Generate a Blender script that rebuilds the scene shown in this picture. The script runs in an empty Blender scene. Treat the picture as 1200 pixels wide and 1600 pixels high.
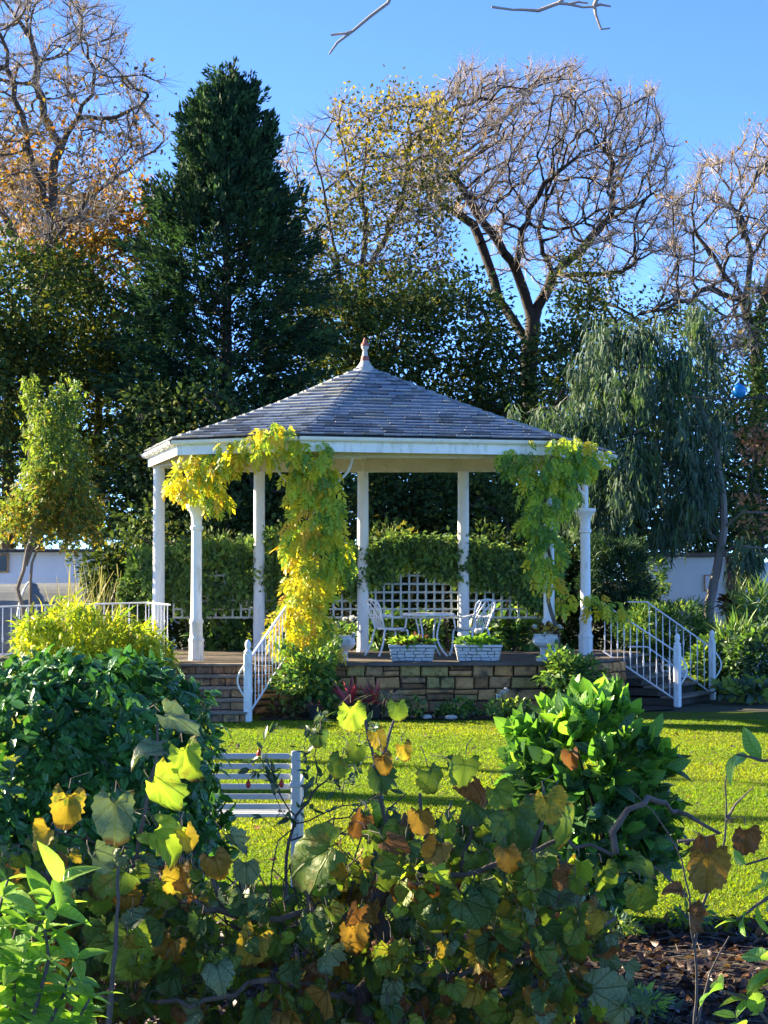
import bpy, math, random
import numpy as np
from mathutils import Vector, Matrix

# ------------------------------------------------------------------ camera, sky, sun, exposure
scene = bpy.context.scene
COL = scene.collection
FPX = 3000.0                       # focal length in pixels of the 1200x1600 photograph
CAMZ = 2.0
PITCH = math.atan(101.0 / FPX)
cam_d = bpy.data.cameras.new('camera')
cam_d.sensor_fit = 'VERTICAL'
cam_d.sensor_height = 36.0
cam_d.lens = FPX / 1600.0 * 36.0
cam_d.clip_start = 0.1
cam_d.clip_end = 3000.0
cam = bpy.data.objects.new('camera', cam_d)
COL.objects.link(cam)
cam.location = (0, 0, CAMZ)
cam.rotation_euler = (math.pi / 2 + PITCH, 0, 0)
scene.camera = cam

SUN_AZ = math.atan2(-0.90, 0.436)   # clockwise from +Y
SUN_EL = math.radians(22.0)
world = bpy.data.worlds.new('World')
scene.world = world
world.use_nodes = True
wn = world.node_tree.nodes
wl = world.node_tree.links
sky = wn.new('ShaderNodeTexSky')
sky.sky_type = 'NISHITA'
sky.sun_disc = False
sky.sun_elevation = SUN_EL
sky.sun_rotation = SUN_AZ
sky.altitude = 0
sky.air_density = 0.33
sky.dust_density = 0.0
sky.ozone_density = 6.0
bg = wn.get('Background') or wn.new('ShaderNodeBackground')
wl.new(sky.outputs[0], bg.inputs[0])
bg.inputs[1].default_value = 0.10
sun_d = bpy.data.lights.new('sun', 'SUN')
sun_d.energy = 4.5
sun_d.angle = math.radians(0.5)
sun_d.color = (1.0, 0.84, 0.57)
sun = bpy.data.objects.new('sun', sun_d)
COL.objects.link(sun)
SDIR = Vector((math.sin(SUN_AZ) * math.cos(SUN_EL), math.cos(SUN_AZ) * math.cos(SUN_EL), math.sin(SUN_EL)))
sun.rotation_euler = SDIR.to_track_quat('Z', 'Y').to_euler()
sun.location = (-40, 30, 30)
vs = scene.view_settings
vs.view_transform = 'Standard'
vs.look = 'None'
vs.gamma = 1.0
vs.exposure = 2.5
scene.render.film_transparent = False
scene.cycles.max_bounces = 5
scene.cycles.diffuse_bounces = 4
scene.cycles.glossy_bounces = 2
scene.cycles.transmission_bounces = 3
scene.cycles.use_denoising = True

# ------------------------------------------------------------------ helpers
RG = np.random.default_rng(11)
random.seed(5)
CP, SP = math.cos(PITCH), math.sin(PITCH)


def at(px, py, Y):
    """point at distance Y seen at photograph pixel (px, py)"""
    a = (px - 600.0) / FPX
    b = (800.0 - py) / FPX
    dy = CP - SP * b
    dz = SP + CP * b
    t = Y / dy
    return np.array((a * t, Y, CAMZ + dz * t))


def nrm(v):
    v = np.asarray(v, float)
    return v / (np.linalg.norm(v, axis=-1, keepdims=True) + 1e-9)


def set_parent(o, p):
    if p is not None:
        o.parent = p
        w = p.get('_w', None)
        if w is not None:
            o.matrix_parent_inverse = Matrix.Translation(-Vector(w))


def tag(o, label=None, cat=None, group=None, kind=None):
    if label: o['label'] = label
    if cat: o['category'] = cat
    if group: o['group'] = group
    if kind: o['kind'] = kind
    return o


def thing(name, label, cat, loc, group=None):
    o = bpy.data.objects.new(name, None)
    COL.objects.link(o)
    o.empty_display_size = 0.1
    o.location = [float(c) for c in loc]
    o['_w'] = [float(c) for c in loc]
    return tag(o, label, cat, group)


class MB:
    def __init__(self):
        self.v = []; self.f = []; self.m = []

    def add(self, vs_, fs, mi=0):
        n = len(self.v)
        self.v.extend([tuple(map(float, p)) for p in vs_])
        for f in fs:
            self.f.append(tuple(i + n for i in f)); self.m.append(mi)
        return self

    def box(self, c, s, rz=0.0, mi=0, taper=1.0):
        hx, hy, hz = s[0] / 2, s[1] / 2, s[2] / 2
        ca, sa = math.cos(rz), math.sin(rz)
        vs_ = []
        for z, k in ((-hz, taper), (hz, 1.0)):
            for x, y in ((-hx, -hy), (hx, -hy), (hx, hy), (-hx, hy)):
                x *= k; y *= k
                vs_.append((c[0] + x * ca - y * sa, c[1] + x * sa + y * ca, c[2] + z))
        return self.add(vs_, [(3, 2, 1, 0), (4, 5, 6, 7), (0, 1, 5, 4), (1, 2, 6, 5), (2, 3, 7, 6), (3, 0, 4, 7)], mi)

    def cbox(self, c, s, rz=0.0, b=0.01, mi=0):
        """box with chamfered upright and horizontal edges"""
        hx, hy, hz = s[0] / 2, s[1] / 2, s[2] / 2
        b = min(b, hx * .45, hy * .45, hz * .45)
        ca, sa = math.cos(rz), math.sin(rz)
        rings = []
        for z, k in ((-hz, b), (-hz + b, 0), (hz - b, 0), (hz, b)):
            x, y = hx - k, hy - k
            e = b
            rings.append([(-x + e, -y, z), (x - e, -y, z), (x, -y + e, z), (x, y - e, z), (x - e, y, z), (-x + e, y, z), (-x, y - e, z), (-x, -y + e, z)])
        vs_ = [(c[0] + p[0] * ca - p[1] * sa, c[1] + p[0] * sa + p[1] * ca, c[2] + p[2]) for r in rings for p in r]
        fs = [tuple(range(7, -1, -1)), tuple(range(24, 32))]
        for r in range(3):
            for i in range(8):
                j = (i + 1) % 8
                fs.append((r * 8 + i, r * 8 + j, r * 8 + 8 + j, r * 8 + 8 + i))
        return self.add(vs_, fs, mi)

    def tube(self, path, rad, k=6, mi=0, cap=True, flat=None):
        path = [np.array(p, float) for p in path]
        n = len(path)
        if not hasattr(rad, '__len__'): rad = [rad] * n
        ref = None
        vs_ = []
        for i, p in enumerate(path):
            t = path[min(i + 1, n - 1)] - path[max(i - 1, 0)]
            t = t / (np.linalg.norm(t) + 1e-9)
            if ref is None:
                ref = np.array((0, 0, 1.0)) if abs(t[2]) < .9 else np.array((1.0, 0, 0))
            u = ref - t * np.dot(ref, t); u /= np.linalg.norm(u) + 1e-9
            w = np.cross(t, u); ref = u
            for j in range(k):
                a = 2 * math.pi * j / k
                vs_.append(p + rad[i] * (math.cos(a) * u * (flat or 1.0) + math.sin(a) * w))
        fs = []
        for i in range(n - 1):
            for j in range(k):
                q = (j + 1) % k
                fs.append((i * k + j, i * k + q, i * k + k + q, i * k + k + j))
        if cap:
            fs.append(tuple(range(k - 1, -1, -1))); fs.append(tuple((n - 1) * k + j for j in range(k)))
        return self.add(vs_, fs, mi)

    def lathe(self, prof, c, k=20, mi=0, rot=0.0):
        vs_ = []
        for r, z in prof:
            for j in range(k):
                a = 2 * math.pi * (j + .5) / k + rot
                vs_.append((c[0] + r * math.cos(a), c[1] + r * math.sin(a), c[2] + z))
        fs = []
        for i in range(len(prof) - 1):
            for j in range(k):
                q = (j + 1) % k
                fs.append((i * k + j, i * k + q, i * k + k + q, i * k + k + j))
        fs.append(tuple(range(k - 1, -1, -1))); fs.append(tuple((len(prof) - 1) * k + j for j in range(k)))
        return self.add(vs_, fs, mi)

    def prism(self, poly, z0, z1, mi=0):
        n = len(poly)
        vs_ = [(p[0], p[1], z0) for p in poly] + [(p[0], p[1], z1) for p in poly]
        fs = [tuple(range(n - 1, -1, -1)), tuple(range(n, 2 * n))]
        for i in range(n):
            j = (i + 1) % n
            fs.append((i, j, n + j, n + i))
        return self.add(vs_, fs, mi)

    def build(self, name, mats, parent=None, smooth=False, kind=None, label=None):
        me = bpy.data.meshes.new(name)
        me.from_pydata(self.v, [], self.f)
        if not isinstance(mats, (list, tuple)): mats = [mats]
        for m in mats: me.materials.append(m)
        me.polygons.foreach_set('material_index', self.m)
        if smooth:
            me.polygons.foreach_set('use_smooth', [True] * len(me.polygons))
            me.set_sharp_from_angle(angle=math.radians(40))
        me.update()
        o = bpy.data.objects.new(name, me)
        COL.objects.link(o)
        set_parent(o, parent)
        if kind: o['kind'] = kind
        if label: o['label'] = label
        return o


def raw_mesh(name, co, loops, sizes, mats, midx=None, uv=None, smooth=False):
    me = bpy.data.meshes.new(name)
    co = np.ascontiguousarray(co, np.float32)
    me.vertices.add(len(co)); me.vertices.foreach_set('co', co.ravel())
    loops = np.ascontiguousarray(loops, np.int32)
    me.loops.add(len(loops)); me.loops.foreach_set('vertex_index', loops)
    sizes = np.asarray(sizes, np.int32)
    st = np.concatenate(([0], np.cumsum(sizes)[:-1])).astype(np.int32)
    me.polygons.add(len(sizes)); me.polygons.foreach_set('loop_start', st)
    for m in mats: me.materials.append(m)
    if midx is not None: me.polygons.foreach_set('material_index', np.ascontiguousarray(midx, np.int32))
    if smooth: me.polygons.foreach_set('use_smooth', np.ones(len(sizes), bool))
    me.update(calc_edges=True)
    if uv is not None:
        l = me.uv_layers.new(name='UVMap')
        l.uv.foreach_set('vector', np.ascontiguousarray(uv[loops], np.float32).ravel())
    return me


def link(name, me, parent=None, kind=None):
    o = bpy.data.objects.new(name, me)
    COL.objects.link(o)
    set_parent(o, parent)
    if kind: o['kind'] = kind
    return o


# ------------------------------------------------------------------ leaf shapes
def tpl(v, faces):
    v = np.array(v, float)
    return dict(v=v, loops=np.array([i for f in faces for i in f]), sizes=np.array([len(f) for f in faces]), uv=v[:, :2].copy())


def t_rhomb(w=.5, fold=.12, droop=.1):
    return tpl([(0, 0, 0), (w / 2, .45, fold * w), (0, 1, -droop), (-w / 2, .45, fold * w)], [(0, 1, 2, 3)])


def t_ovate(w=.42, k=4, fold=.25, droop=.18, prof=None, wave=0.0, twist=0.0):
    vs_, fs = [], []
    for i in range(k + 1):
        t = i / k
        h = max((math.sin(math.pi * t ** .8)) ** .8 if 0 < t < 1 else 0, .03) * w / 2 if prof is None else prof[i] * w / 2
        z = -droop * t * t
        zz = fold * h + wave * w * math.sin(i * 2.3)
        vs_ += [(-h, t, z + zz), (0, t, z), (h, t, z + zz - wave * w * .6 * math.cos(i * 1.7))]
    for i in range(k):
        a = i * 3
        fs += [(a, a + 1, a + 4, a + 3), (a + 1, a + 2, a + 5, a + 4)]
    return tpl(vs_, fs)


def t_vine(seed, n=30, lobes=True):
    """broad heart-shaped toothed leaf, stalk at origin, blade along +y"""
    g = random.Random(seed)
    pts = []
    for i in range(n):
        a = -math.pi + 2 * math.pi * (i + .5) / n      # 0 = tip
        r = .52 + .06 * math.cos(2 * a)
        if lobes: r += .035 * math.cos(3 * a) + .025 * math.cos(5 * a + g.uniform(-.3, .3))
        r += .034 * (1 if i % 2 else -1) * g.uniform(.3, 1.2)
        r += .05 * math.sin(a * 2 + seed) * g.uniform(.5, 1)
        if abs(a) > 2.75: r *= .55
        r *= 1 + g.uniform(-.06, .06)
        pts.append((r * math.sin(a), .42 + r * math.cos(a)))
    cup = g.uniform(-.9, .7); fold = g.choice((g.uniform(-.1, .6), g.uniform(.6, 1.6))); wv = g.uniform(.05, .11); dr = g.uniform(.05, .9); lop = g.uniform(-.4, .4); curl = g.uniform(-3.5, 3.0)
    def z(x, y, k):
        return cup * (x * x + (y - .42) ** 2) * .5 + fold * abs(x) * .5 - dr * y * y * .35 + lop * x * y + k * wv * math.sin(9 * x + 5 * y + seed) + k * .03 * math.sin(23 * x - 17 * y + seed * 2) + curl * max(0, math.hypot(x, y - .42) - .3) ** 2
    vs_ = [(p[0], p[1], z(p[0], p[1], 1.2)) for p in pts]
    vs_ += [(p[0] * .66, .3 + (p[1] - .3) * .66, z(p[0] * .66, .3 + (p[1] - .3) * .66, .8)) for p in pts]
    vs_ += [(p[0] * .3, .25 + (p[1] - .25) * .3, z(p[0] * .3, .25 + (p[1] - .25) * .3, .4)) for p in pts]
    vs_ += [(0, .2, z(0, .2, 0))]
    fs = []
    for i in range(n):
        j = (i + 1) % n
        fs += [(i, n + i, n + j, j), (n + i, 2 * n + i, 2 * n + j, n + j), (2 * n + i, 3 * n, 2 * n + j)]
    t = tpl(vs_, [f[::-1] for f in fs])
    return t


def t_frond(seed, n=4, w=.46, ll=.42):
    """pinnate leaf: pairs of drooping leaflets on a thin stalk of length 1"""
    g = random.Random(seed)
    vs_, fs = [], []
    def leaflet(x, y, z, a, l, wd, dz):
        d = (math.sin(a), math.cos(a)); q = (d[1], -d[0])
        b = len(vs_)
        vs_.extend([(x, y, z), (x + d[0] * l * .45 + q[0] * wd, y + d[1] * l * .45 + q[1] * wd, z - dz * .25),
                    (x + d[0] * l * .5, y + d[1] * l * .5, z - dz * .35 - wd * .4), (x + d[0] * l * .45 - q[0] * wd, y + d[1] * l * .45 - q[1] * wd, z - dz * .25),
                    (x + d[0] * l, y + d[1] * l, z - dz)])
        fs.extend([(b, b + 1, b + 2), (b, b + 2, b + 3), (b + 1, b + 4, b + 2), (b + 2, b + 4, b + 3)])
    for i in range(n):
        t = (i + .8) / (n + .6)
        z = -.25 * t * t
        for s in (-1, 1):
            leaflet(0, t, z, s * g.uniform(.75, 1.25), ll * g.uniform(.8, 1.15), w * .25, g.uniform(.05, .3))
    leaflet(0, .95, -.22, g.uniform(-.3, .3), ll * 1.1, w * .27, .25)
    b = len(vs_)
    vs_.extend([(-.008, 0, 0), (.008, 0, 0), (.006, .97, -.23), (-.006, .97, -.23)]); fs.append((b, b + 1, b + 2, b + 3))
    return tpl(vs_, fs)


def t_strap(w=.07, k=5, droop=.5, seed=0):
    vs_, fs = [], []
    for i in range(k + 1):
        t = i / k
        h = w / 2 * (1 - t ** 2.2) + .002
        ang = droop * t
        vs_ += [(-h, t * math.cos(ang * .6), -droop * t * t * .7 + h * .4), (h, t * math.cos(ang * .6), -droop * t * t * .7 + h * .4)]
    for i in range(k):
        a = i * 2
        fs.append((a, a + 1, a + 3, a + 2))
    return tpl(vs_, fs)


def frames(D, N):
    y = nrm(D); x = np.cross(y, N); x = nrm(x); z = np.cross(x, y)
    return np.stack((x, y, z), axis=-1)


_leafmesh = {}


def foliage(parent, P, D, N, S, tpls, mats, probs=None, n_ind=0, part='leaf', mass='foliage', midx=None, smooth=True):
    """leaves of one plant: the nearest n_ind as objects of their own, the rest as one mass"""
    P = np.asarray(P, float); n = len(P)
    M = frames(np.asarray(D, float), np.asarray(N, float)) * np.asarray(S, float).reshape(-1, 1, 1)
    ti = RG.integers(0, len(tpls), n)
    if midx is None: midx = RG.choice(len(mats), n, p=probs)
    midx = np.asarray(midx)
    ind = np.zeros(n, bool)
    if n_ind:
        d = np.linalg.norm(P - np.array((0, 0, CAMZ)), axis=1) - np.asarray(S) * .5
        px = 600 + FPX * P[:, 0] / P[:, 1]
        d = d + np.where((px < -10) | (px > 1210), 50, 0)
        ind[np.argsort(d)[:n_ind]] = True
    w = np.array(parent.get('_w', (0, 0, 0)))
    for i in np.nonzero(ind)[0]:
        key = (id(tpls[ti[i]]), mats[midx[i]].name)
        me = _leafmesh.get(key)
        if me is None:
            t = tpls[ti[i]]
            me = raw_mesh(part, t['v'], t['loops'], t['sizes'], [mats[midx[i]]], None, t['uv'], smooth)
            _leafmesh[key] = me
        o = bpy.data.objects.new(part, me)
        COL.objects.link(o)
        o.parent = parent
        mm = Matrix([list(M[i][r]) + [P[i][r] - w[r]] for r in range(3)] + [[0, 0, 0, 1]])
        o.matrix_local = mm
    rest = ~ind
    if rest.sum():
        cos, lps, szs, mis, uvs = [], [], [], [], []
        off = 0
        for k, t in enumerate(tpls):
            s = np.nonzero(rest & (ti == k))[0]
            if not len(s): continue
            V = np.einsum('nij,vj->nvi', M[s], t['v']) + P[s][:, None, :]
            nv = len(t['v'])
            cos.append(V.reshape(-1, 3))
            lps.append((t['loops'][None, :] + (np.arange(len(s)) * nv)[:, None] + off).ravel())
            szs.append(np.tile(t['sizes'], len(s)))
            mis.append(np.repeat(midx[s], len(t['sizes'])))
            uvs.append(np.tile(t['uv'], (len(s), 1)))
            off += nv * len(s)
        me = raw_mesh(mass, np.concatenate(cos), np.concatenate(lps), np.concatenate(szs), mats, np.concatenate(mis), np.concatenate(uvs), smooth)
        o = link(mass, me, parent)
        if n_ind: o['kind'] = 'stuff'
        return o


# ------------------------------------------------------------------ branching
def colonize(nodes, parents, attr, step, infl, kill, iters, trop=(0, 0, 0), jit=.25, maxn=9000):
    nodes = [np.array(p, float) for p in nodes]; parents = list(parents)
    A = np.asarray(attr, float)
    X = np.array(nodes)
    d = np.linalg.norm(A[:, None] - X[None], axis=2)
    ni = d.argmin(1); nd = d.min(1)
    trop = np.array(trop)
    for it in range(iters):
        act = nd < infl
        if not act.any():
            infl *= 1.5
            if infl > 60: break
            continue
        X = np.array(nodes)
        V = nrm(A[act] - X[ni[act]])
        acc = np.zeros_like(X); np.add.at(acc, ni[act], V)
        ids = np.unique(ni[act])
        dirs = nrm(nrm(acc[ids]) + trop + RG.normal(0, jit, (len(ids), 3)))
        new = X[ids] + dirs * step
        base = len(nodes)
        keep = []
        for k in range(len(ids)):
            keep.append(k)
        nodes.extend(list(new)); parents.extend(ids.tolist())
        dn = np.linalg.norm(A[:, None] - new[None], axis=2)
        m = dn.min(1); am = dn.argmin(1)
        upd = m < nd
        nd = np.where(upd, m, nd); ni = np.where(upd, base + am, ni)
        alive = nd > kill
        # stagnating attractors wear out
        alive &= RG.random(len(A)) > .004
        A = A[alive]; nd = nd[alive]; ni = ni[alive]
        if len(A) < 3 or len(nodes) > maxn: break
    return np.array(nodes), np.array(parents)


def pipe_radii(parents, r0, e=2.3, rmax=9):
    n = len(parents)
    acc = np.zeros(n)
    for i in range(n - 1, -1, -1):
        if acc[i] == 0: acc[i] = r0 ** e
        if parents[i] >= 0: acc[parents[i]] += acc[i]
    return np.minimum(acc ** (1 / e), rmax)


def edges_mesh(name, A, B, ra, rb, mats, k=4, parent=None, smooth=True):
    A = np.asarray(A, float); B = np.asarray(B, float)
    t = nrm(B - A)
    ref = np.where(np.abs(t[:, 2:3]) < .9, np.array([[0, 0, 1.0]]), np.array([[1.0, 0, 0]]))
    u = nrm(np.cross(t, ref)); w = np.cross(t, u)
    a = np.arange(k) * 2 * math.pi / k
    ring = u[:, None] * np.cos(a)[None, :, None] + w[:, None] * np.sin(a)[None, :, None]
    co = np.concatenate((A[:, None] + ring * np.asarray(ra)[:, None, None], B[:, None] + ring * np.asarray(rb)[:, None, None]), axis=1).reshape(-1, 3)
    q = np.array([(j, (j + 1) % k, k + (j + 1) % k, k + j) for j in range(k)])
    lp = (q[None] + (np.arange(len(A)) * 2 * k)[:, None, None]).reshape(-1)
    me = raw_mesh(name, co, lp, np.full(len(A) * k, 4), mats, None, None, smooth)
    return link(name, me, parent)


def smooth_nodes(X, par, it=2):
    X = X.copy(); n = len(X)
    for _ in range(it):
        s = np.zeros_like(X); c = np.zeros(n)
        ch = np.nonzero(par >= 0)[0]
        np.add.at(s, ch, X[par[ch]]); np.add.at(c, ch, 1)
        np.add.at(s, par[ch], X[ch]); np.add.at(c, par[ch], 1)
        m = (c >= 2) & (par >= 0)
        X[m] = .5 * X[m] + .5 * s[m] / c[m][:, None]
    return X


def twigs(tips, dirs, per, length, r, segs=2, spread=.5, up=.25, wig=.18):
    """fine twigs; returns edge arrays and end points"""
    A, B, ra, rb, ends, ed = [], [], [], [], [], []
    P = np.repeat(tips, per, 0)
    d = nrm(np.repeat(dirs, per, 0) + RG.normal(0, spread, (len(P), 3)) + np.array((0, 0, up)))
    L = length * RG.uniform(.5, 1.2, len(P)) / segs
    for s in range(segs):
        Q = P + d * L[:, None]
        A.append(P); B.append(Q)
        ra.append(np.full(len(P), r * (1 - s / (segs + .5)))); rb.append(np.full(len(P), r * (1 - (s + 1) / (segs + .5))))
        ends.append(Q); ed.append(d)
        P = Q
        d = nrm(d + RG.normal(0, wig, (len(P), 3)) + np.array((0, 0, up * .5)))
    return np.concatenate(A), np.concatenate(B), np.concatenate(ra), np.concatenate(rb), np.concatenate(ends), np.concatenate(ed)


def ball(n):
    v = RG.normal(0, 1, (n, 3))
    return nrm(v) * RG.random((n, 1)) ** (1 / 3)


def sphere(n):
    return nrm(RG.normal(0, 1, (n, 3)))


def bez(p0, p1, p2, p3, n=8):
    p0, p1, p2, p3 = [np.array(p, float) for p in (p0, p1, p2, p3)]
    out = []
    for i in range(n + 1):
        t = i / n
        out.append((1 - t) ** 3 * p0 + 3 * (1 - t) ** 2 * t * p1 + 3 * (1 - t) * t * t * p2 + t ** 3 * p3)
    return out

# ------------------------------------------------------------------ materials
def _nt(name):
    m = bpy.data.materials.new(name)
    m.use_nodes = True
    nt = m.node_tree
    for n in list(nt.nodes): nt.nodes.remove(n)
    return m, nt


def _n(nt, t, **kw):
    n = nt.nodes.new(t)
    for k, v in kw.items():
        if k.startswith('i_'):
            n.inputs[k[2:].replace('_', ' ')].default_value = v
        else:
            setattr(n, k, v)
    return n


def _ramp(nt, fac, stops):
    r = nt.nodes.new('ShaderNodeValToRGB')
    el = r.color_ramp.elements
    while len(el) > 1: el.remove(el[0])
    el[0].position = stops[0][0]; el[0].color = (*stops[0][1], 1)
    for p, c in stops[1:]:
        e = el.new(p); e.color = (*c, 1)
    nt.links.new(fac, r.inputs[0])
    return r


def surf(name, c1, c2, rough=.7, scale=6.0, bump=.3, bscale=None, c3=None, spot=(.62, .70), sscale=3.0, spec=.4, stretch=(1, 1, 1), dist=.02):
    """solid surface: two mottled tones, an optional stain tone in patches, fine relief"""
    m, nt = _nt(name)
    L = nt.links
    geo = _n(nt, 'ShaderNodeNewGeometry')
    mp = _n(nt, 'ShaderNodeMapping'); mp.inputs['Scale'].default_value = stretch
    L.new(geo.outputs['Position'], mp.inputs['Vector'])
    n1 = _n(nt, 'ShaderNodeTexNoise', i_Scale=scale, i_Detail=6.0, i_Roughness=.65)
    L.new(mp.outputs[0], n1.inputs['Vector'])
    r = _ramp(nt, n1.outputs['Fac'], [(.32, c1), (.68, c2)])
    col = r.outputs[0]
    if c3 is not None:
        n2 = _n(nt, 'ShaderNodeTexNoise', i_Scale=sscale, i_Detail=8.0, i_Roughness=.7)
        L.new(mp.outputs[0], n2.inputs['Vector'])
        r2 = _ramp(nt, n2.outputs['Fac'], [(spot[0], (0, 0, 0)), (spot[1], (1, 1, 1))])
        mx = _n(nt, 'ShaderNodeMix', data_type='RGBA')
        L.new(r2.outputs[0], mx.inputs[0]); L.new(col, mx.inputs[6]); mx.inputs[7].default_value = (*c3, 1)
        col = mx.outputs[2]
    b = _n(nt, 'ShaderNodeBsdfPrincipled', i_Roughness=rough)
    b.inputs['Specular IOR Level'].default_value = spec
    L.new(col, b.inputs['Base Color'])
    if bump:
        n3 = _n(nt, 'ShaderNodeTexNoise', i_Scale=bscale or scale * 4, i_Detail=5.0, i_Roughness=.6)
        L.new(mp.outputs[0], n3.inputs['Vector'])
        bp = _n(nt, 'ShaderNodeBump', i_Strength=bump, i_Distance=dist)
        L.new(n3.outputs['Fac'], bp.inputs['Height']); L.new(bp.outputs[0], b.inputs['Normal'])
    o = _n(nt, 'ShaderNodeOutputMaterial')
    L.new(b.outputs[0], o.inputs[0])
    return m


def leafm(name, c1, c2, trans=.35, rough=.45, scale=3.0, veins=None, blotch=None, spec=.35, tcol=None, vcol=None):
    """leaf: two tones, optional veins from the leaf's own UV, light passing through"""
    m, nt = _nt(name)
    L = nt.links
    geo = _n(nt, 'ShaderNodeNewGeometry')
    n1 = _n(nt, 'ShaderNodeTexNoise', i_Scale=scale, i_Detail=3.0)
    L.new(geo.outputs['Position'], n1.inputs['Vector'])
    r = _ramp(nt, n1.outputs['Fac'], [(.35, c1), (.65, c2)])
    col = r.outputs[0]
    if blotch is not None:
        n2 = _n(nt, 'ShaderNodeTexNoise', i_Scale=blotch[1], i_Detail=6.0, i_Roughness=.7)
        L.new(geo.outputs['Position'], n2.inputs['Vector'])
        r2 = _ramp(nt, n2.outputs['Fac'], [(blotch[2], (0, 0, 0)), (blotch[2] + .1, (1, 1, 1))])
        mx = _n(nt, 'ShaderNodeMix', data_type='RGBA')
        L.new(r2.outputs[0], mx.inputs[0]); L.new(col, mx.inputs[6]); mx.inputs[7].default_value = (*blotch[0], 1)
        col = mx.outputs[2]
    vein = None
    if veins == 'palm':
        uvq = _n(nt, 'ShaderNodeUVMap')
        vd = _n(nt, 'ShaderNodeVectorMath', operation='DISTANCE'); vd.inputs[1].default_value = (0, .42, 0)
        L.new(uvq.outputs[0], vd.inputs[0])
        ne = _n(nt, 'ShaderNodeTexNoise', i_Scale=26.0, i_Detail=5.0, i_Roughness=.7); L.new(geo.outputs['Position'], ne.inputs['Vector'])
        ad = _n(nt, 'ShaderNodeMath', operation='MULTIPLY_ADD'); L.new(ne.outputs['Fac'], ad.inputs[0]); ad.inputs[1].default_value = .42; L.new(vd.outputs['Value'], ad.inputs[2])
        re_ = _ramp(nt, ad.outputs[0], [(.72, (0, 0, 0)), (.82, (1, 1, 1))])
        mq = _n(nt, 'ShaderNodeMix', data_type='RGBA'); L.new(re_.outputs[0], mq.inputs[0]); L.new(col, mq.inputs[6]); mq.inputs[7].default_value = (.10, .055, .02, 1)
        col = mq.outputs[2]
    if veins:
        uv = _n(nt, 'ShaderNodeUVMap')
        sx = _n(nt, 'ShaderNodeSeparateXYZ'); L.new(uv.outputs[0], sx.inputs[0])
        def M(op, a, b=None, c=None):
            q = _n(nt, 'ShaderNodeMath', operation=op)
            for i, z in enumerate((a, b, c)):
                if z is None: continue
                if isinstance(z, (int, float)): q.inputs[i].default_value = z
                else: L.new(z, q.inputs[i])
            return q.outputs[0]
        x, y = sx.outputs[0], sx.outputs[1]
        ax = M('ABSOLUTE', x)
        mid = ax
        if veins == 'palm':
            y2 = M('ADD', y, -.06)
            ang = M('ARCTAN2', ax, y2)
            rr = M('SQRT', M('ADD', M('MULTIPLY', x, x), M('MULTIPLY', y2, y2)))
            fr = M('ABSOLUTE', M('SUBTRACT', M('FRACT', M('ADD', M('DIVIDE', ang, .62), .5)), .5))
            d1 = M('MULTIPLY', M('MULTIPLY', fr, .62), rr)
            fr2 = M('ABSOLUTE', M('SUBTRACT', M('FRACT', M('MULTIPLY', M('SUBTRACT', rr, M('MULTIPLY', fr, .3)), 7.0)), .5))
            d2 = M('ADD', M('MULTIPLY', fr2, .14), .014)
            d = M('MINIMUM', d1, d2)
        else:
            fr2 = M('ABSOLUTE', M('SUBTRACT', M('FRACT', M('MULTIPLY', M('SUBTRACT', y, M('MULTIPLY', ax, .8)), 8.0)), .5))
            d = M('MINIMUM', mid, M('ADD', M('MULTIPLY', fr2, .125), .008))
        vein = M('SUBTRACT', 1.0, M('SMOOTHSTEP' if False else 'MINIMUM', M('DIVIDE', d, .022), 1.0))
        mx = _n(nt, 'ShaderNodeMix', data_type='RGBA')
        L.new(M('MULTIPLY', vein, .4), mx.inputs[0]); L.new(col, mx.inputs[6])
        mx.inputs[7].default_value = (*(vcol or tuple(min(1, c * 1.7 + .02) for c in c2)), 1)
        col = mx.outputs[2]
    b = _n(nt, 'ShaderNodeBsdfPrincipled', i_Roughness=rough)
    b.inputs['Specular IOR Level'].default_value = spec
    L.new(col, b.inputs['Base Color'])
    if vein is not None:
        nb = _n(nt, 'ShaderNodeTexNoise', i_Scale=70.0, i_Detail=4.0)
        L.new(geo.outputs['Position'], nb.inputs['Vector'])
        bp = _n(nt, 'ShaderNodeBump', i_Strength=.9, i_Distance=.006)
        L.new(M('ADD', M('MULTIPLY', vein, -1.0), M('MULTIPLY', nb.outputs['Fac'], .6)), bp.inputs['Height']); L.new(bp.outputs[0], b.inputs['Normal'])
    t = _n(nt, 'ShaderNodeBsdfTranslucent')
    hs = _n(nt, 'ShaderNodeMix', data_type='RGBA', blend_type='MULTIPLY')
    hs.inputs[0].default_value = 1.0
    L.new(col, hs.inputs[6]); hs.inputs[7].default_value = (*(tcol or (1.5, 1.5, .7)), 1)
    L.new(hs.outputs[2], t.inputs['Color'])
    ms = _n(nt, 'ShaderNodeMixShader'); ms.inputs[0].default_value = trans
    L.new(b.outputs[0], ms.inputs[1]); L.new(t.outputs[0], ms.inputs[2])
    o = _n(nt, 'ShaderNodeOutputMaterial')
    L.new(ms.outputs[0], o.inputs[0])
    return m


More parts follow.
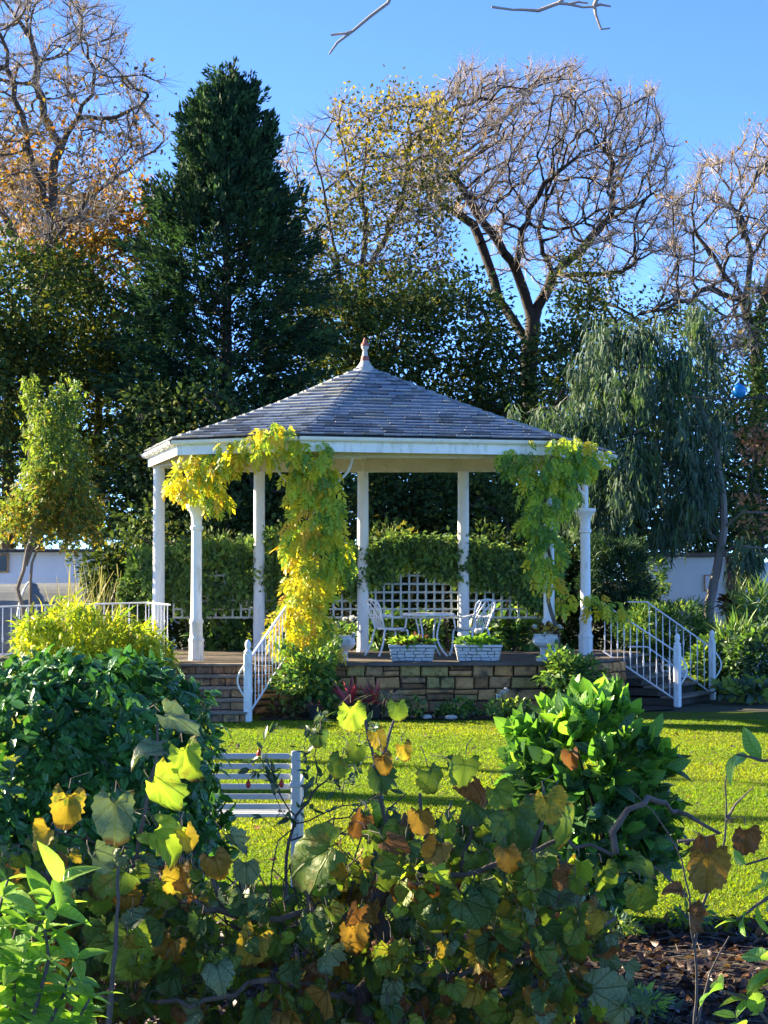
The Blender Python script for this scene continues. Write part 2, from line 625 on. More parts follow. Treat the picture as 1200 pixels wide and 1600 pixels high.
M_ = {}
M_['white'] = surf('white paint', (0.777, 0.788, 0.777), (0.861, 0.861, 0.840), .5, 5, .12, 40, c3=(.46, .47, .38), spot=(.50, .74), sscale=7, stretch=(1, 1, .3))
M_['white_old'] = surf('weathered white paint', (0.735, 0.735, 0.693), (0.840, 0.830, 0.788), .55, 5, .2, 30, c3=(.33, .31, .26), spot=(.60, .74), sscale=9, stretch=(1, 1, .35))
M_['white_metal'] = surf('white enamelled metal', (.74, .76, .80), (.82, .83, .85), .35, 12, .1, 60, c3=(.40, .33, .27), spot=(.70, .78), sscale=20)
M_['cream'] = surf('cream painted timber', (.58, .55, .49), (.68, .65, .59), .6, 4, .15, 25, c3=(.30, .26, .20), spot=(.6, .75), sscale=6)
M_['tread'] = surf('worn step tread', (.17, .14, .11), (.27, .225, .17), .85, 7, .6, 30, c3=(.08, .075, .06), spot=(.52, .68), sscale=5)
M_['gutter'] = surf('white gutter', (.76, .76, .75), (.82, .82, .80), .35, 3, .05, 20, c3=(.5, .48, .42), spot=(.62, .8), sscale=8)
M_['slate1'] = surf('slate blue grey', (0.178, 0.210, 0.265), (0.324, 0.360, 0.417), .42, 5, .4, 40, c3=(.16, .16, .14), spot=(.66, .74), sscale=7, spec=.6)
M_['slate2'] = surf('slate dark', (0.102, 0.114, 0.139), (0.204, 0.218, 0.233), .4, 6, .4, 45, spec=.6)
M_['slate3'] = surf('slate worn', (0.223, 0.242, 0.251), (0.373, 0.377, 0.345), .5, 6, .4, 45, c3=(.2, .19, .15), spot=(.6, .7), sscale=9, spec=.5)
M_['stone1'] = surf('sandstone buff', (0.434, 0.221, 0.080), (0.736, 0.386, 0.143), .9, 7, .8, 28, c3=(.07, .065, .05), spot=(.52, .68), sscale=4.5)
M_['stone2'] = surf('sandstone grey', (0.373, 0.210, 0.094), (0.629, 0.353, 0.151), .9, 8, .8, 30, c3=(.055, .055, .045), spot=(.5, .66), sscale=5)
M_['stone3'] = surf('sandstone mossy', (0.304, 0.226, 0.075), (0.547, 0.375, 0.129), .9, 8, .8, 30, c3=(.06, .065, .035), spot=(.52, .66), sscale=6)
M_['stone4'] = surf('sandstone dark brown', (0.211, 0.105, 0.041), (0.352, 0.185, 0.077), .9, 8, .8, 30, c3=(.05, .045, .035), spot=(.5, .66), sscale=5)
M_['mortar'] = surf('old mortar', (.05, .045, .038), (.09, .08, .065), .95, 12, .6, 40)
M_['brick1'] = surf('step brick brown', (0.264, 0.127, 0.057), (0.446, 0.226, 0.104), .9, 14, .7, 40, c3=(.045, .04, .035), spot=(.5, .64), sscale=8)
M_['brick2'] = surf('step brick grey', (0.203, 0.120, 0.071), (0.364, 0.217, 0.121), .9, 14, .7, 40, c3=(.04, .04, .035), spot=(.5, .64), sscale=8)
M_['brick_red'] = surf('red brick', (.14, .06, .04), (.24, .11, .075), .9, 10, .6, 40)
M_['paving'] = surf('dark paving', (0.098, 0.078, 0.064), (0.169, 0.138, 0.110), .75, 5, .5, 30, c3=(.045, .04, .035), spot=(.5, .7), sscale=2.5)
M_['render'] = surf('white wall render', (.70, .74, .80), (.78, .80, .83), .8, 2, .25, 30, c3=(.5, .52, .52), spot=(.62, .8), sscale=1.5)
M_['roofdark'] = surf('dark corrugated roof', (.03, .03, .033), (.07, .068, .065), .7, 5, .4, 20)
M_['cover'] = surf('grey mesh cover', (.15, .165, .17), (.23, .245, .25), .7, 3, .5, 60, stretch=(.4, 2, 2))
M_['dark'] = surf('dark glass', (.02, .025, .03), (.04, .05, .06), .15, 3, 0)
M_['greenwood'] = surf('green painted trellis wood', (.05, .10, .085), (.08, .14, .12), .6, 8, .2, 30)
M_['trelliswood'] = surf('white trellis wood', (0.420, 0.465, 0.435), (0.525, 0.555, 0.525), .6, 8, .2, 30, c3=(.35, .38, .33), spot=(.58, .72), sscale=9)
M_['planter'] = surf('cast stone planter', (0.529, 0.529, 0.540), (0.667, 0.667, 0.655), .8, 10, .5, 50, c3=(.28, .27, .25), spot=(.6, .72), sscale=14)
M_['plantergap'] = surf('cast stone joint', (.13, .13, .13), (.2, .2, .19), .9, 10, .4, 50)
M_['lead'] = surf('lichen white lead', (.42, .40, .36), (.62, .60, .55), .7, 20, .4, 60, c3=(.25, .22, .15), spot=(.5, .65), sscale=20)
M_['finialred'] = surf('faded red paint', (.26, .055, .04), (.36, .10, .075), .6, 20, .3, 60, c3=(.5, .42, .38), spot=(.6, .7), sscale=25)
M_['soil'] = surf('dark soil', (.022, .016, .012), (.05, .038, .03), .95, 9, 1.0, 30, dist=.05)
M_['mulch'] = surf('leaf mould', (0.018, 0.012, 0.010), (0.044, 0.030, 0.026), .85, 14, 1.0, 45, dist=.04)
M_['bark'] = surf('grey brown bark', (0.038, 0.031, 0.024), (0.093, 0.075, 0.058), .9, 5, .8, 25, stretch=(1, 1, .3), dist=.05)
M_['bark_oak'] = surf('oak bark', (0.016, 0.012, 0.010), (0.034, 0.027, 0.020), .9, 4, .8, 20, stretch=(1, 1, .4), dist=.05)
M_['twig'] = surf('warm grey twig', (.30, .245, .20), (.45, .375, .31), .8, 6, .3, 30)
M_['bark_pale'] = surf('pale smooth bark', (0.112, 0.100, 0.088), (0.216, 0.188, 0.160), .8, 6, .5, 25, stretch=(1, 1, .3))
M_['stem_dark'] = surf('dark woody stem', (.035, .026, .020), (.09, .07, .055), .85, 25, .7, 90, dist=.006)
M_['stem_grey'] = surf('grey woody vine stem', (0.068, 0.056, 0.045), (0.150, 0.128, 0.105), .85, 25, .8, 90, dist=.006)
M_['bench'] = surf('grey white bench paint', (.46, .47, .50), (.56, .57, .58), .4, 6, .15, 40, c3=(.40, .39, .36), spot=(.62, .76), sscale=8)
M_['flower'] = leafm('white petals', (.72, .72, .68), (.84, .83, .80), .3, .6, tcol=(1, 1, .95))
M_['blueball'] = surf('blue plastic', (.0, .16, .42), (.01, .25, .58), .3, 6, .05)
M_['redhip'] = surf('red rose hip', (.35, .02, .01), (.5, .05, .02), .35, 10, .05)
M_['black'] = surf('black plastic pot', (.015, .015, .015), (.03, .03, .03), .6, 5, .1)
# grass and lawn
M_['lawn'] = surf('lawn turf', (0.086, 0.141, 0.013), (0.160, 0.224, 0.021), .95, 1.6, 1.0, 60, c3=(.19, .19, .025), spot=(.5, .75), sscale=.9, dist=.05, spec=.1)
M_['ground'] = surf('rough ground', (.03, .035, .015), (.06, .06, .03), .95, 2, .6, 20)
G1 = leafm('grass blade green', (0.112, 0.212, 0.015), (0.161, 0.266, 0.020), .5, .6, 2, spec=.2, tcol=(1.6, 1.5, .5))
G2 = leafm('grass blade yellow', (0.192, 0.271, 0.018), (0.252, 0.323, 0.022), .5, .6, 2, spec=.2, tcol=(1.6, 1.4, .4))
G3 = leafm('grass blade dry', (.15, .13, .04), (.20, .17, .06), .4, .7, 2, spec=.2)
# foliage tones
YEW = [leafm('yew needles dark', (0.019, 0.049, 0.027), (0.042, 0.085, 0.037), .15, .7, spec=.12), leafm('yew needles mid', (0.042, 0.098, 0.042), (0.067, 0.141, 0.049), .2, .7, spec=.12), leafm('yew needles black', (0.010, 0.027, 0.016), (0.023, 0.045, 0.027), .1, .7, spec=.12)]
HOLLY = [leafm('evergreen leaf dark', (0.028, 0.054, 0.020), (0.054, 0.091, 0.026), .15, .7, spec=.12), leafm('evergreen leaf mid', (0.063, 0.108, 0.030), (0.108, 0.158, 0.037), .2, .7, spec=.12), leafm('evergreen leaf olive', (0.122, 0.132, 0.030), (0.201, 0.193, 0.041), .3, .7, spec=.12)]
GOLD = [leafm('beech leaf orange', (0.191, 0.103, 0.025), (0.264, 0.155, 0.035), .5, .7, spec=.12, tcol=(1.5, 1.2, .5)), leafm('beech leaf gold', (0.249, 0.190, 0.041), (0.323, 0.258, 0.056), .5, .7, spec=.12, tcol=(1.5, 1.3, .5)), leafm('beech leaf brown', (0.088, 0.056, 0.025), (0.139, 0.086, 0.035), .4, .7, spec=.12)]
SEMI = [leafm('thin leaf olive', (.07, .085, .018), (.11, .12, .022), .4, .7, spec=.12), leafm('thin leaf gold', (.20, .16, .025), (.28, .21, .03), .5, .7, spec=.12), leafm('thin leaf dark', (.028, .042, .014), (.045, .062, .018), .3, .7, spec=.12)]
EUC = [leafm('gum leaf blue green', (0.068, 0.120, 0.088), (0.109, 0.171, 0.118), .2, .65, spec=.18), leafm('gum leaf dark', (0.031, 0.063, 0.047), (0.056, 0.098, 0.065), .2, .65, spec=.18), leafm('gum leaf green', (0.061, 0.120, 0.043), (0.097, 0.164, 0.056), .3, .65, spec=.18)]
LACE = [leafm('corkscrew leaf lime', (0.139, 0.205, 0.036), (0.201, 0.270, 0.048), .45, .5), leafm('corkscrew leaf green', (0.059, 0.124, 0.042), (0.090, 0.173, 0.054), .4, .5), leafm('corkscrew leaf amber', (0.255, 0.184, 0.036), (0.340, 0.238, 0.048), .45, .5)]
IVY = [leafm('climber leaf green', (0.110, 0.208, 0.059), (0.180, 0.301, 0.078), .3, .7, spec=.12), leafm('climber leaf dark', (0.059, 0.114, 0.047), (0.101, 0.166, 0.059), .2, .7, spec=.12), leafm('climber leaf light', (0.256, 0.353, 0.084), (0.365, 0.468, 0.100), .4, .7, spec=.12)]
LAUREL = [leafm('laurel leaf deep green', (0.033, 0.127, 0.028), (0.062, 0.210, 0.039), .18, .22, 5, veins='pin', spec=.6, vcol=(.05, .11, .04)), leafm('laurel leaf mid green', (0.062, 0.210, 0.035), (0.100, 0.310, 0.050), .22, .24, 5, veins='pin', spec=.6, vcol=(.08, .15, .05)), leafm('laurel leaf blue green', (0.052, 0.163, 0.061), (0.081, 0.226, 0.081), .18, .2, 5, veins='pin', spec=.6, vcol=(.06, .11, .07))]
LAUREL2 = [leafm('laurel leaf sunlit green', (0.166, 0.361, 0.044), (0.266, 0.510, 0.062), .35, .28, 5, veins='pin', spec=.5), leafm('laurel leaf part lit green', (0.088, 0.245, 0.039), (0.145, 0.340, 0.052), .3, .26, 5, veins='pin', spec=.55), leafm('laurel leaf shaded green', (0.039, 0.106, 0.039), (0.066, 0.160, 0.052), .2, .25, 5, veins='pin', spec=.55)]  # lit to shaded tones of one leaf, dealt out by height
WIST = [leafm('wisteria leaf yellow', (0.531, 0.490, 0.039), (0.691, 0.624, 0.045), .45, .5, tcol=(1.4, 1.3, .5)), leafm('wisteria leaf lime', (0.292, 0.400, 0.045), (0.399, 0.505, 0.053), .45, .5), leafm('wisteria leaf green', (0.093, 0.208, 0.039), (0.147, 0.282, 0.048), .4, .5), leafm('wisteria leaf amber', (0.611, 0.400, 0.045), (0.691, 0.505, 0.061), .45, .5, tcol=(1.4, 1.2, .5))]
BAMB = [leafm('bamboo leaf lime', (0.269, 0.354, 0.031), (0.371, 0.451, 0.036), .45, .45), leafm('bamboo leaf yellow', (0.449, 0.451, 0.036), (0.561, 0.516, 0.048), .45, .45), leafm('bamboo leaf green', (0.112, 0.204, 0.031), (0.168, 0.269, 0.036), .4, .45)]
VINE = [leafm('vine leaf green', (0.120, 0.202, 0.030), (0.203, 0.288, 0.040), .4, .5, 14, veins='palm', tcol=(1.05, 1.1, .6), blotch=((.27, .21, .03), 22, .54)),
        leafm('vine leaf dark green', (0.057, 0.119, 0.034), (0.091, 0.170, 0.044), .35, .5, 14, veins='palm', tcol=(1.05, 1.1, .6), blotch=((.12, .15, .025), 24, .55)),
        leafm('vine leaf grey green', (0.149, 0.213, 0.104), (0.218, 0.288, 0.140), .25, .45, 14, veins='palm', tcol=(1.05, 1.1, .6), blotch=((.05, .08, .05), 60, .62)),
        leafm('vine leaf yellow', (0.404, 0.275, 0.035), (0.520, 0.356, 0.040), .45, .55, 14, veins='palm', tcol=(1.05, 1.1, .6), blotch=((.12, .17, .03), 20, .52)),
        leafm('vine leaf ochre', (0.289, 0.166, 0.029), (0.404, 0.225, 0.040), .4, .55, 14, veins='palm', tcol=(1.05, 1.1, .6), blotch=((.09, .045, .015), 40, .56)),
        leafm('vine leaf brown', (0.188, 0.082, 0.025), (0.289, 0.124, 0.040), .35, .6, 14, veins='palm', tcol=(1.05, 1.1, .6), blotch=((.05, .03, .015), 40, .6)),
        leafm('vine leaf bright green', (0.260, 0.387, 0.040), (0.380, 0.505, 0.055), .5, .5, 14, veins='palm', tcol=(1.05, 1.1, .6), blotch=((.28, .27, .04), 20, .56))]
HYDR = [leafm('shrub leaf vivid green', (0.147, 0.324, 0.053), (0.222, 0.428, 0.067), .4, .4, 10, veins='pin'), leafm('shrub leaf light green', (0.237, 0.428, 0.077), (0.324, 0.515, 0.091), .45, .4, 10, veins='pin')]
FERN = [leafm('border leaf green', (0.084, 0.189, 0.048), (0.144, 0.265, 0.058), .35, .45), leafm('border leaf dark', (0.043, 0.099, 0.039), (0.072, 0.145, 0.048), .25, .4), leafm('border leaf light', (0.216, 0.310, 0.068), (0.311, 0.399, 0.077), .4, .45)]
CARX = [leafm('sedge pale', (0.286, 0.260, 0.169), (0.416, 0.377, 0.247), .3, .5), leafm('sedge green', (0.156, 0.182, 0.091), (0.234, 0.247, 0.130), .3, .5)]
CORD = [leafm('cordyline red', (0.300, 0.020, 0.030), (0.420, 0.040, 0.055), .35, .4, tcol=(1.5, .8, .8)), leafm('cordyline pink', (0.420, 0.080, 0.100), (0.500, 0.140, 0.140), .35, .4, tcol=(1.4, .9, .9)), leafm('cordyline bronze', (0.090, 0.035, 0.030), (0.150, 0.060, 0.040), .3, .4)]
LITTER = [leafm('fallen leaf brown', (0.040, 0.022, 0.016), (0.080, 0.044, 0.030), .15, .5, 20), leafm('fallen leaf purple brown', (0.028, 0.018, 0.019), (0.056, 0.036, 0.036), .1, .4, 20), leafm('fallen leaf tan', (0.136, 0.088, 0.056), (0.200, 0.136, 0.088), .2, .5, 20), leafm('fallen leaf orange', (0.208, 0.088, 0.024), (0.272, 0.120, 0.032), .25, .5, 20)]
CAM = [leafm('small shrub leaf green', (0.048, 0.102, 0.036), (0.078, 0.144, 0.048), .3, .3, 10), leafm('small shrub leaf grey', (0.084, 0.120, 0.072), (0.120, 0.168, 0.102), .3, .35, 10)]

# ------------------------------------------------------------------ ground, lawn, beds
def sheet(name, poly, z, mat):
    b = MB(); b.add([(p[0], p[1], z) for p in poly], [tuple(range(len(poly)))])
    o = b.build(name, mat); o['kind'] = 'structure'
    return o

sheet('ground', [(-600, -60), (600, -60), (600, 1200), (-600, 1200)], -0.012, M_['ground'])
sheet('lawn', [(-30, 10.9), (-6, 11.2), (0, 10.8), (1.0, 11.0), (2.2, 10.4), (3.5, 11.2), (8, 11.0), (30, 11), (30, 28.5), (-30, 28.5)], 0.0, M_['lawn'])
sheet('flower_bed', [(-1.75, 26.75), (-.8, 26.9), (0.3, 26.95), (1.6, 26.9), (2.9, 27.1), (3.6, 28.3), (4.4, 29.0), (4.4, 30), (-1.8, 30)], 0.012, M_['soil'])
sheet('mulch_bed', [(-8, 2), (9, 2), (9, 10.9), (4.5, 11.3), (3.2, 11.0), (2.6, 10.2), (1.4, 11.2), (0, 11.0), (-3, 11.3), (-8, 11.2)], 0.008, M_['mulch'])

# grass blades
ng = 260000
yy = 10.9 * (26.9 / 10.9) ** RG.random(ng)
xx = RG.uniform(-1, 1, ng) * (.215 * yy + 1.2)
keep = ~((yy > 26.6) & (xx > -1.9) & (xx < 3.4))
# a near edge that wanders into the mulch
keep &= yy > 10.95 + .25 * np.sin(xx * 3.1) + .2 * np.sin(xx * 7.7 + 1)
xx, yy = xx[keep], yy[keep]; ng = len(xx)
hh = RG.uniform(.010, .024, ng) * (1 + .25 * np.sin(xx * 1.7 + yy * 2.3))
ww = RG.uniform(.0035, .007, ng) * (.6 + yy / 22)
an = RG.uniform(0, math.pi, ng)
lean = RG.normal(0, .014, (ng, 2))
co = np.zeros((ng, 3, 3))
co[:, 0] = np.stack((xx - ww * np.cos(an), yy - ww * np.sin(an), np.zeros(ng)), -1)
co[:, 1] = np.stack((xx + ww * np.cos(an), yy + ww * np.sin(an), np.zeros(ng)), -1)
co[:, 2] = np.stack((xx + lean[:, 0], yy + lean[:, 1], hh), -1)
patch = np.sin(xx * .9 + 2 * np.sin(yy * .5)) + np.sin(yy * 1.3 + xx * .4) + RG.normal(0, .9, ng)
gm = np.where(patch > .6, 1, 0); gm[RG.random(ng) < .06] = 2
go = link('lawn_grass', raw_mesh('lawn_grass', co.reshape(-1, 3), np.arange(ng * 3), np.full(ng, 3), [G1, G2, G3], gm))
tag(go, 'short mown grass of the sunlit lawn', 'grass', kind='stuff')

# ------------------------------------------------------------------ the terrace under the pavilion
ZP = .74
TP = [(-3.55, 27.86), (-1.86, 27.9), (-1.5, 28.2), (2.78, 28.42), (3.75, 29.95), (4.3, 32.0), (3.9, 33.3), (-4.4, 33.3), (-4.5, 29.6)]
terr = thing('stone_terrace', 'raised terrace of squared brown stone under the white garden pavilion', 'terrace', (0, 30.5, 0))
b = MB(); b.prism([(p[0] * .985, 30.5 + (p[1] - 30.5) * .985) for p in TP], 0, .695)
b.build('mortar_core', M_['mortar'], terr)


def poly_x(poly, y):
    xs = []
    for i in range(len(poly)):
        (x0, y0), (x1, y1) = poly[i], poly[(i + 1) % len(poly)]
        if (y0 - y) * (y1 - y) < 0: xs.append(x0 + (x1 - x0) * (y - y0) / (y1 - y0))
    return (min(xs), max(xs)) if len(xs) >= 2 else None

yb = 27.88; k = 0
while yb < 33.2:
    d = .30
    a0, a1 = poly_x(TP, yb + .02), poly_x(TP, min(yb + d, 33.28) - .01)
    if a0 and a1:
        m = MB()
        y0, y1 = yb + .004, yb + d - .006
        lo0, hi0, lo1, hi1 = a0[0], a0[1], a1[0], a1[1]
        if yb < 28.2: hi0, hi1 = -1.86 + (yb - 27.9) * 1.2 + .1, (-1.5 if yb > 27.9 else -1.7)
        zt = ZP + (k % 3) * .0015
        m.prism([(lo0, y0), (hi0, y0), (hi1, y1), (lo1, y1)], .70, zt)
        m.build('paving_slab', M_['paving'], terr)
    yb += d; k += 1
# front coping over the stone wall
m = MB(); m.prism([(-1.62, 28.06), (2.86, 28.28), (2.86, 28.44), (-1.62, 28.22)], .697, ZP + .004); m.build('coping', M_['paving'], terr)


def stone_wall(parent, p0, p1, z0, z1, seed, name='stone', mats=('stone1', 'stone1', 'stone2', 'stone3', 'stone4'), hmin=.15, hmax=.21, wmin=.18, wmax=.46, gap=.02, split=.22):
    g = random.Random(seed)
    p0 = np.array((p0[0], p0[1], 0.0)); p1 = np.array((p1[0], p1[1], 0.0))
    Lw = np.linalg.norm(p1 - p0); u = (p1 - p0) / Lw; nrm_ = np.array((u[1], -u[0], 0.0))
    hs = []
    z = z1
    while z - z0 > .05:
        h = min(g.uniform(hmin, hmax), z - z0)
        if z - h - z0 < .06: h = z - z0
        hs.append((z - h, z)); z -= h
    def one(a, bb, zb, zt):
        d = g.uniform(.012, .035)
        bev = .022
        def pt(s, zz, o): return p0 + u * s + nrm_ * o + np.array((0, 0, zz))
        j = lambda: g.uniform(-.010, .010)
        c = [(a + gap / 2 + j(), zb + gap / 2 + j()), (bb - gap / 2 + j(), zb + gap / 2 + j()), (bb - gap / 2 + j(), zt - gap / 2 + j()), (a + gap / 2 + j(), zt - gap / 2 + j())]
        cx = sum(q[0] for q in c) / 4; cz = sum(q[1] for q in c) / 4
        v = [pt(q[0], q[1], -.08) for q in c] + [pt(q[0], q[1], d - bev) for q in c]
        v += [pt(q[0] - math.copysign(bev, q[0] - cx), q[1] - math.copysign(bev, q[1] - cz), d + j()) for q in c]
        f = [(8, 9, 10, 11)]
        for i in range(4):
            q = (i + 1) % 4
            f += [(i, q, 4 + q, 4 + i), (4 + i, 4 + q, 8 + q, 8 + i)]
        MB().add(v, f).build(name, M_[g.choice(mats)], parent)
    for zb, zt in hs:
        s = -g.uniform(0, .15)
        while s < Lw - .02:
            w = g.uniform(wmin, wmax)
            e = s + w
            if Lw - e < .12: e = Lw
            a, bb = max(s, 0), min(e, Lw)
            if bb - a > .04:
                if g.random() < split and zt - zb > .13:
                    zm = zb + (zt - zb) * g.uniform(.45, .62)
                    one(a, bb, zb, zm); one(a, bb, zm, zt)
                else:
                    one(a, bb, zb, zt)
            s = e

stone_wall(terr, (-1.55, 28.14), (2.78, 28.36), .0, .695, 3)
stone_wall(terr, (2.78, 28.36), (3.75, 29.9), .0, .695, 4)
stone_wall(terr, (-1.87, 27.86), (-1.55, 28.14), .0, .695, 5)
# side walkway behind the bamboo
m = MB(); m.box((-7.0, 30.6, .345), (5.2, 1.7, .69)); m.build('walkway_wall', M_['stone2'], terr)
m = MB(); m.box((-7.0, 30.6, .715), (5.25, 1.76, .05)); m.build('walkway_paving', M_['paving'], terr)

# ------------------------------------------------------------------ steps
def steps(name, label, c0, u, width, n, rise, run, seed, bricks=True):
    """c0: middle of the bottom riser's foot, u: horizontal direction going up"""
    g = random.Random(seed)
    t = thing(name, label, 'steps', (c0[0], c0[1], 0))
    u = np.array((u[0], u[1], 0.0)); u /= np.linalg.norm(u)
    r = np.array((u[1], -u[0], 0.0))           # to the right when walking up
    rz = math.atan2(r[1], r[0])
    c0 = np.array((c0[0], c0[1], 0.0))
    for i in range(n):
        z0 = i * rise
        depth = run * (n - i) + (0.0)
        c = c0 + u * (run * i + depth / 2)
        m = MB(); m.box((c[0], c[1], z0 + (rise - .035) / 2), (width - .02, depth - .03, rise - .036), rz); m.build('riser_core', M_['mortar'], t)
        c = c0 + u * (run * i + (run + .03) / 2 - .055)
        m = MB(); m.cbox((c[0], c[1], z0 + rise - .019), (width + .02, run + .04, .037), rz, .008); m.build('tread', M_['tread'], t)
        if bricks:
            s = -width / 2 - g.uniform(0, .1)
            while s < width / 2 - .02:
                w = g.uniform(.17, .27); a, e = max(s, -width / 2), min(s + w, width / 2)
                if e - a > .04:
                    p = c0 + u * (run * i + .01) + r * ((a + e) / 2)
                    m = MB(); m.cbox((p[0], p[1], z0 + (rise - .037) / 2), (e - a - .01, .05 + g.uniform(0, .012), rise - .047), rz, .008)
                    m.build('brick', M_[g.choice(['brick1', 'brick1', 'brick2', 'stone2'])], t)
                s += w
    return t

steps('garden_steps', 'brown brick steps climbing to the terrace beside the dark laurel', (-2.7, 26.42), (0, 1), 1.62, 5, .148, .36, 8)
steps('garden_steps', 'shaded stone steps between the two right-hand white railings', (4.9, 30.42), (-.876, .48), 1.62, 5, .148, .28, 9, bricks=False)

# ------------------------------------------------------------------ the pavilion
CENTER = (-.30, 30.2)
COLS = dict(A=(-1.07, 28.45), B=(-2.84, 29.1), C=(-3.67, 31.3), P=(-2.10, 32.3), Q=(-.355, 32.3), R=(1.335, 32.3), E=(3.25, 31.0), D=(2.49, 29.0))
EAVE = [(-1.22, 27.55), (-3.13, 28.45), (-3.96, 31.7), (-2.5, 33.2), (-.3, 33.3), (1.8, 33.2), (3.83, 31.9), (2.62, 28.55)]
ZE = 4.03
APEX = np.array((CENTER[0], CENTER[1], 5.30))
gz = thing('garden_pavilion', 'white eight-sided garden pavilion with slate roof and red finial', 'pavilion', (CENTER[0], CENTER[1], ZP))


def ornate(c):
    x, y = c
    m = MB(); m.lathe([(.10, -.012), (.128, -.012), (.128, .03), (.118, .04), (.118, .27), (.128, .28), (.128, .31), (.112, .33), (.10, .36)], (x, y, ZP), 8)
    base = m.build('column', M_['white'], gz)
    m = MB(); m.lathe([(.097, .36), (.094, .54), (.108, .56), (.108, .59), (.098, .61), (.085, .64), (.081, 1.30), (.078, 1.96)], (x, y, ZP), 20); m.build('shaft', M_['white'], base, True)
    m = MB(); m.lathe([(.078, 1.96), (.098, 1.975), (.100, 2.0), (.098, 2.02), (.080, 2.035), (.084, 2.16), (.10, 2.22), (.135, 2.28), (.165, 2.305), (.172, 2.32), (.172, 2.36), (.06, 2.362)], (x, y, ZP), 20); m.build('capital', M_['white'], base, True)
    m = MB(); m.lathe([(.052, 2.36), (.048, 3.02)], (x, y, ZP), 12); m.build('post', M_['white_old'], base, True)


def plain(c, r=.098):
    m = MB(); m.lathe([(r * 1.06, -.012), (r * 1.06, .05), (r, .06), (r * .985, 1.5), (r * .95, 3.03)], (c[0], c[1], ZP), 24); m.build('column', M_['white_old'], gz, True)

for k in 'ABDE': ornate(COLS[k])
for k in 'CPQR': plain(COLS[k])

order = ['A', 'B', 'C', 'P', 'Q', 'R', 'E', 'D']
for i in range(8):
    p, q = COLS[order[i]], COLS[order[(i + 1) % 8]]
    p, q = np.array(p), np.array(q)
    L_ = np.linalg.norm(q - p); rz = math.atan2(q[1] - p[1], q[0] - p[0]); c = (p + q) / 2
    m = MB(); m.cbox((c[0], c[1], 3.885), (L_ - .02, .13, .23), rz, .008); m.build('beam', M_['cream'], gz)
    # curved cast brackets beside the ornate columns
    for me_, ot in ((0, 1), (1, 0)):
        if order[(i + me_) % 8] in 'ABDE':
            s = p if me_ == 0 else q
            d = (q - p) / L_ if me_ == 0 else (p - q) / L_
            def P3(a, z): return (s[0] + d[0] * a, s[1] + d[1] * a, z)
            m = MB()
            arc = [P3(.05 + .55 * math.sin(t) , 3.32 + .455 * (1 - math.cos(t))) for t in np.linspace(0, math.pi / 2, 10)]
            m.tube(arc, .02, 6)
            m.tube([P3(.05, 3.772), P3(.80, 3.772)], .015, 6)
            rc = (.19, 3.66)
            m.tube([P3(rc[0] + .06 * math.cos(t), rc[1] + .06 * math.sin(t)) for t in np.linspace(0, 2 * math.pi, 15)], .013, 5, cap=False)
            m.tube([P3(.30 + .03 * math.cos(t), 3.70 + .03 * math.sin(t)) for t in np.linspace(0, 2 * math.pi, 11)], .01, 5, cap=False)
            m.tube([P3(.085 + .03 * math.cos(t), 3.53 + .03 * math.sin(t)) for t in np.linspace(0, 2 * math.pi, 11)], .01, 5, cap=False)
            m.build('bracket', M_['white'], gz, True)

# ceiling, fascia, gutter
def inset(poly, k):
    out = []
    for p in poly:
        v = np.array(p) - np.array(CENTER); l = np.linalg.norm(v)
        out.append(tuple(np.array(CENTER) + v * (l - k) / l))
    return out

m = MB(); m.prism(inset(EAVE, .10)[::-1], 4.0035, 4.02); m.build('soffit', M_['cream'], gz)
# rafters under the soffit
for i in range(8):
    e = np.array(inset(EAVE, .14)[i]); c = np.array(CENTER)
    d = e - c; L_ = np.linalg.norm(d); mid = (e + c) / 2
    m = MB(); m.box((mid[0], mid[1], 3.975), (L_, .06, .05), math.atan2(d[1], d[0])); m.build('rafter', M_['cream'], gz)
fin = inset(EAVE, .075); gin = inset(EAVE, -.005)
for i in range(8):
    p, q = np.array(fin[i]), np.array(fin[(i + 1) % 8]); L_ = np.linalg.norm(q - p); c = (p + q) / 2
    m = MB(); m.box((c[0], c[1], 3.90), (L_ + .005, .025, .19), math.atan2(q[1] - p[1], q[0] - p[0])); m.build('fascia', M_['white'], gz)
    p, q = np.array(gin[i]), np.array(gin[(i + 1) % 8]); L_ = np.linalg.norm(q - p); u = (q - p) / L_
    nn = np.array((u[1], -u[0])); nn = nn if np.dot(nn, p - np.array(CENTER)) > 0 else -nn
    m = MB()
    prof = [(.055 * math.cos(t), .06 * math.sin(t)) for t in np.linspace(math.pi, 2 * math.pi, 9)]
    prof = prof + [(.062, .004), (.048, .004)] + [(.046 * math.cos(t), .05 * math.sin(t)) for t in np.linspace(2 * math.pi, math.pi, 9)]
    n = len(prof); vv = []
    for s in (p, q):
        for a, z in prof: vv.append((s[0] + nn[0] * a, s[1] + nn[1] * a, 4.012 + z))
    m.add(vv, [(j, (j + 1) % n, n + (j + 1) % n, n + j) for j in range(n)])
    gut = m.build('gutter', M_['gutter'], gz, True)
    nb = max(2, int(L_ / .5))
    for j in range(nb):
        s = p + u * L_ * (j + .5) / nb
        pts = [(s[0] + nn[0] * .062 * math.cos(t), s[1] + nn[1] * .062 * math.cos(t), 4.012 + .068 * math.sin(t)) for t in np.linspace(math.pi, 2 * math.pi, 9)]
        m = MB(); m.tube(pts, .009, 4); m.build('gutter_clip', M_['gutter'], gut)

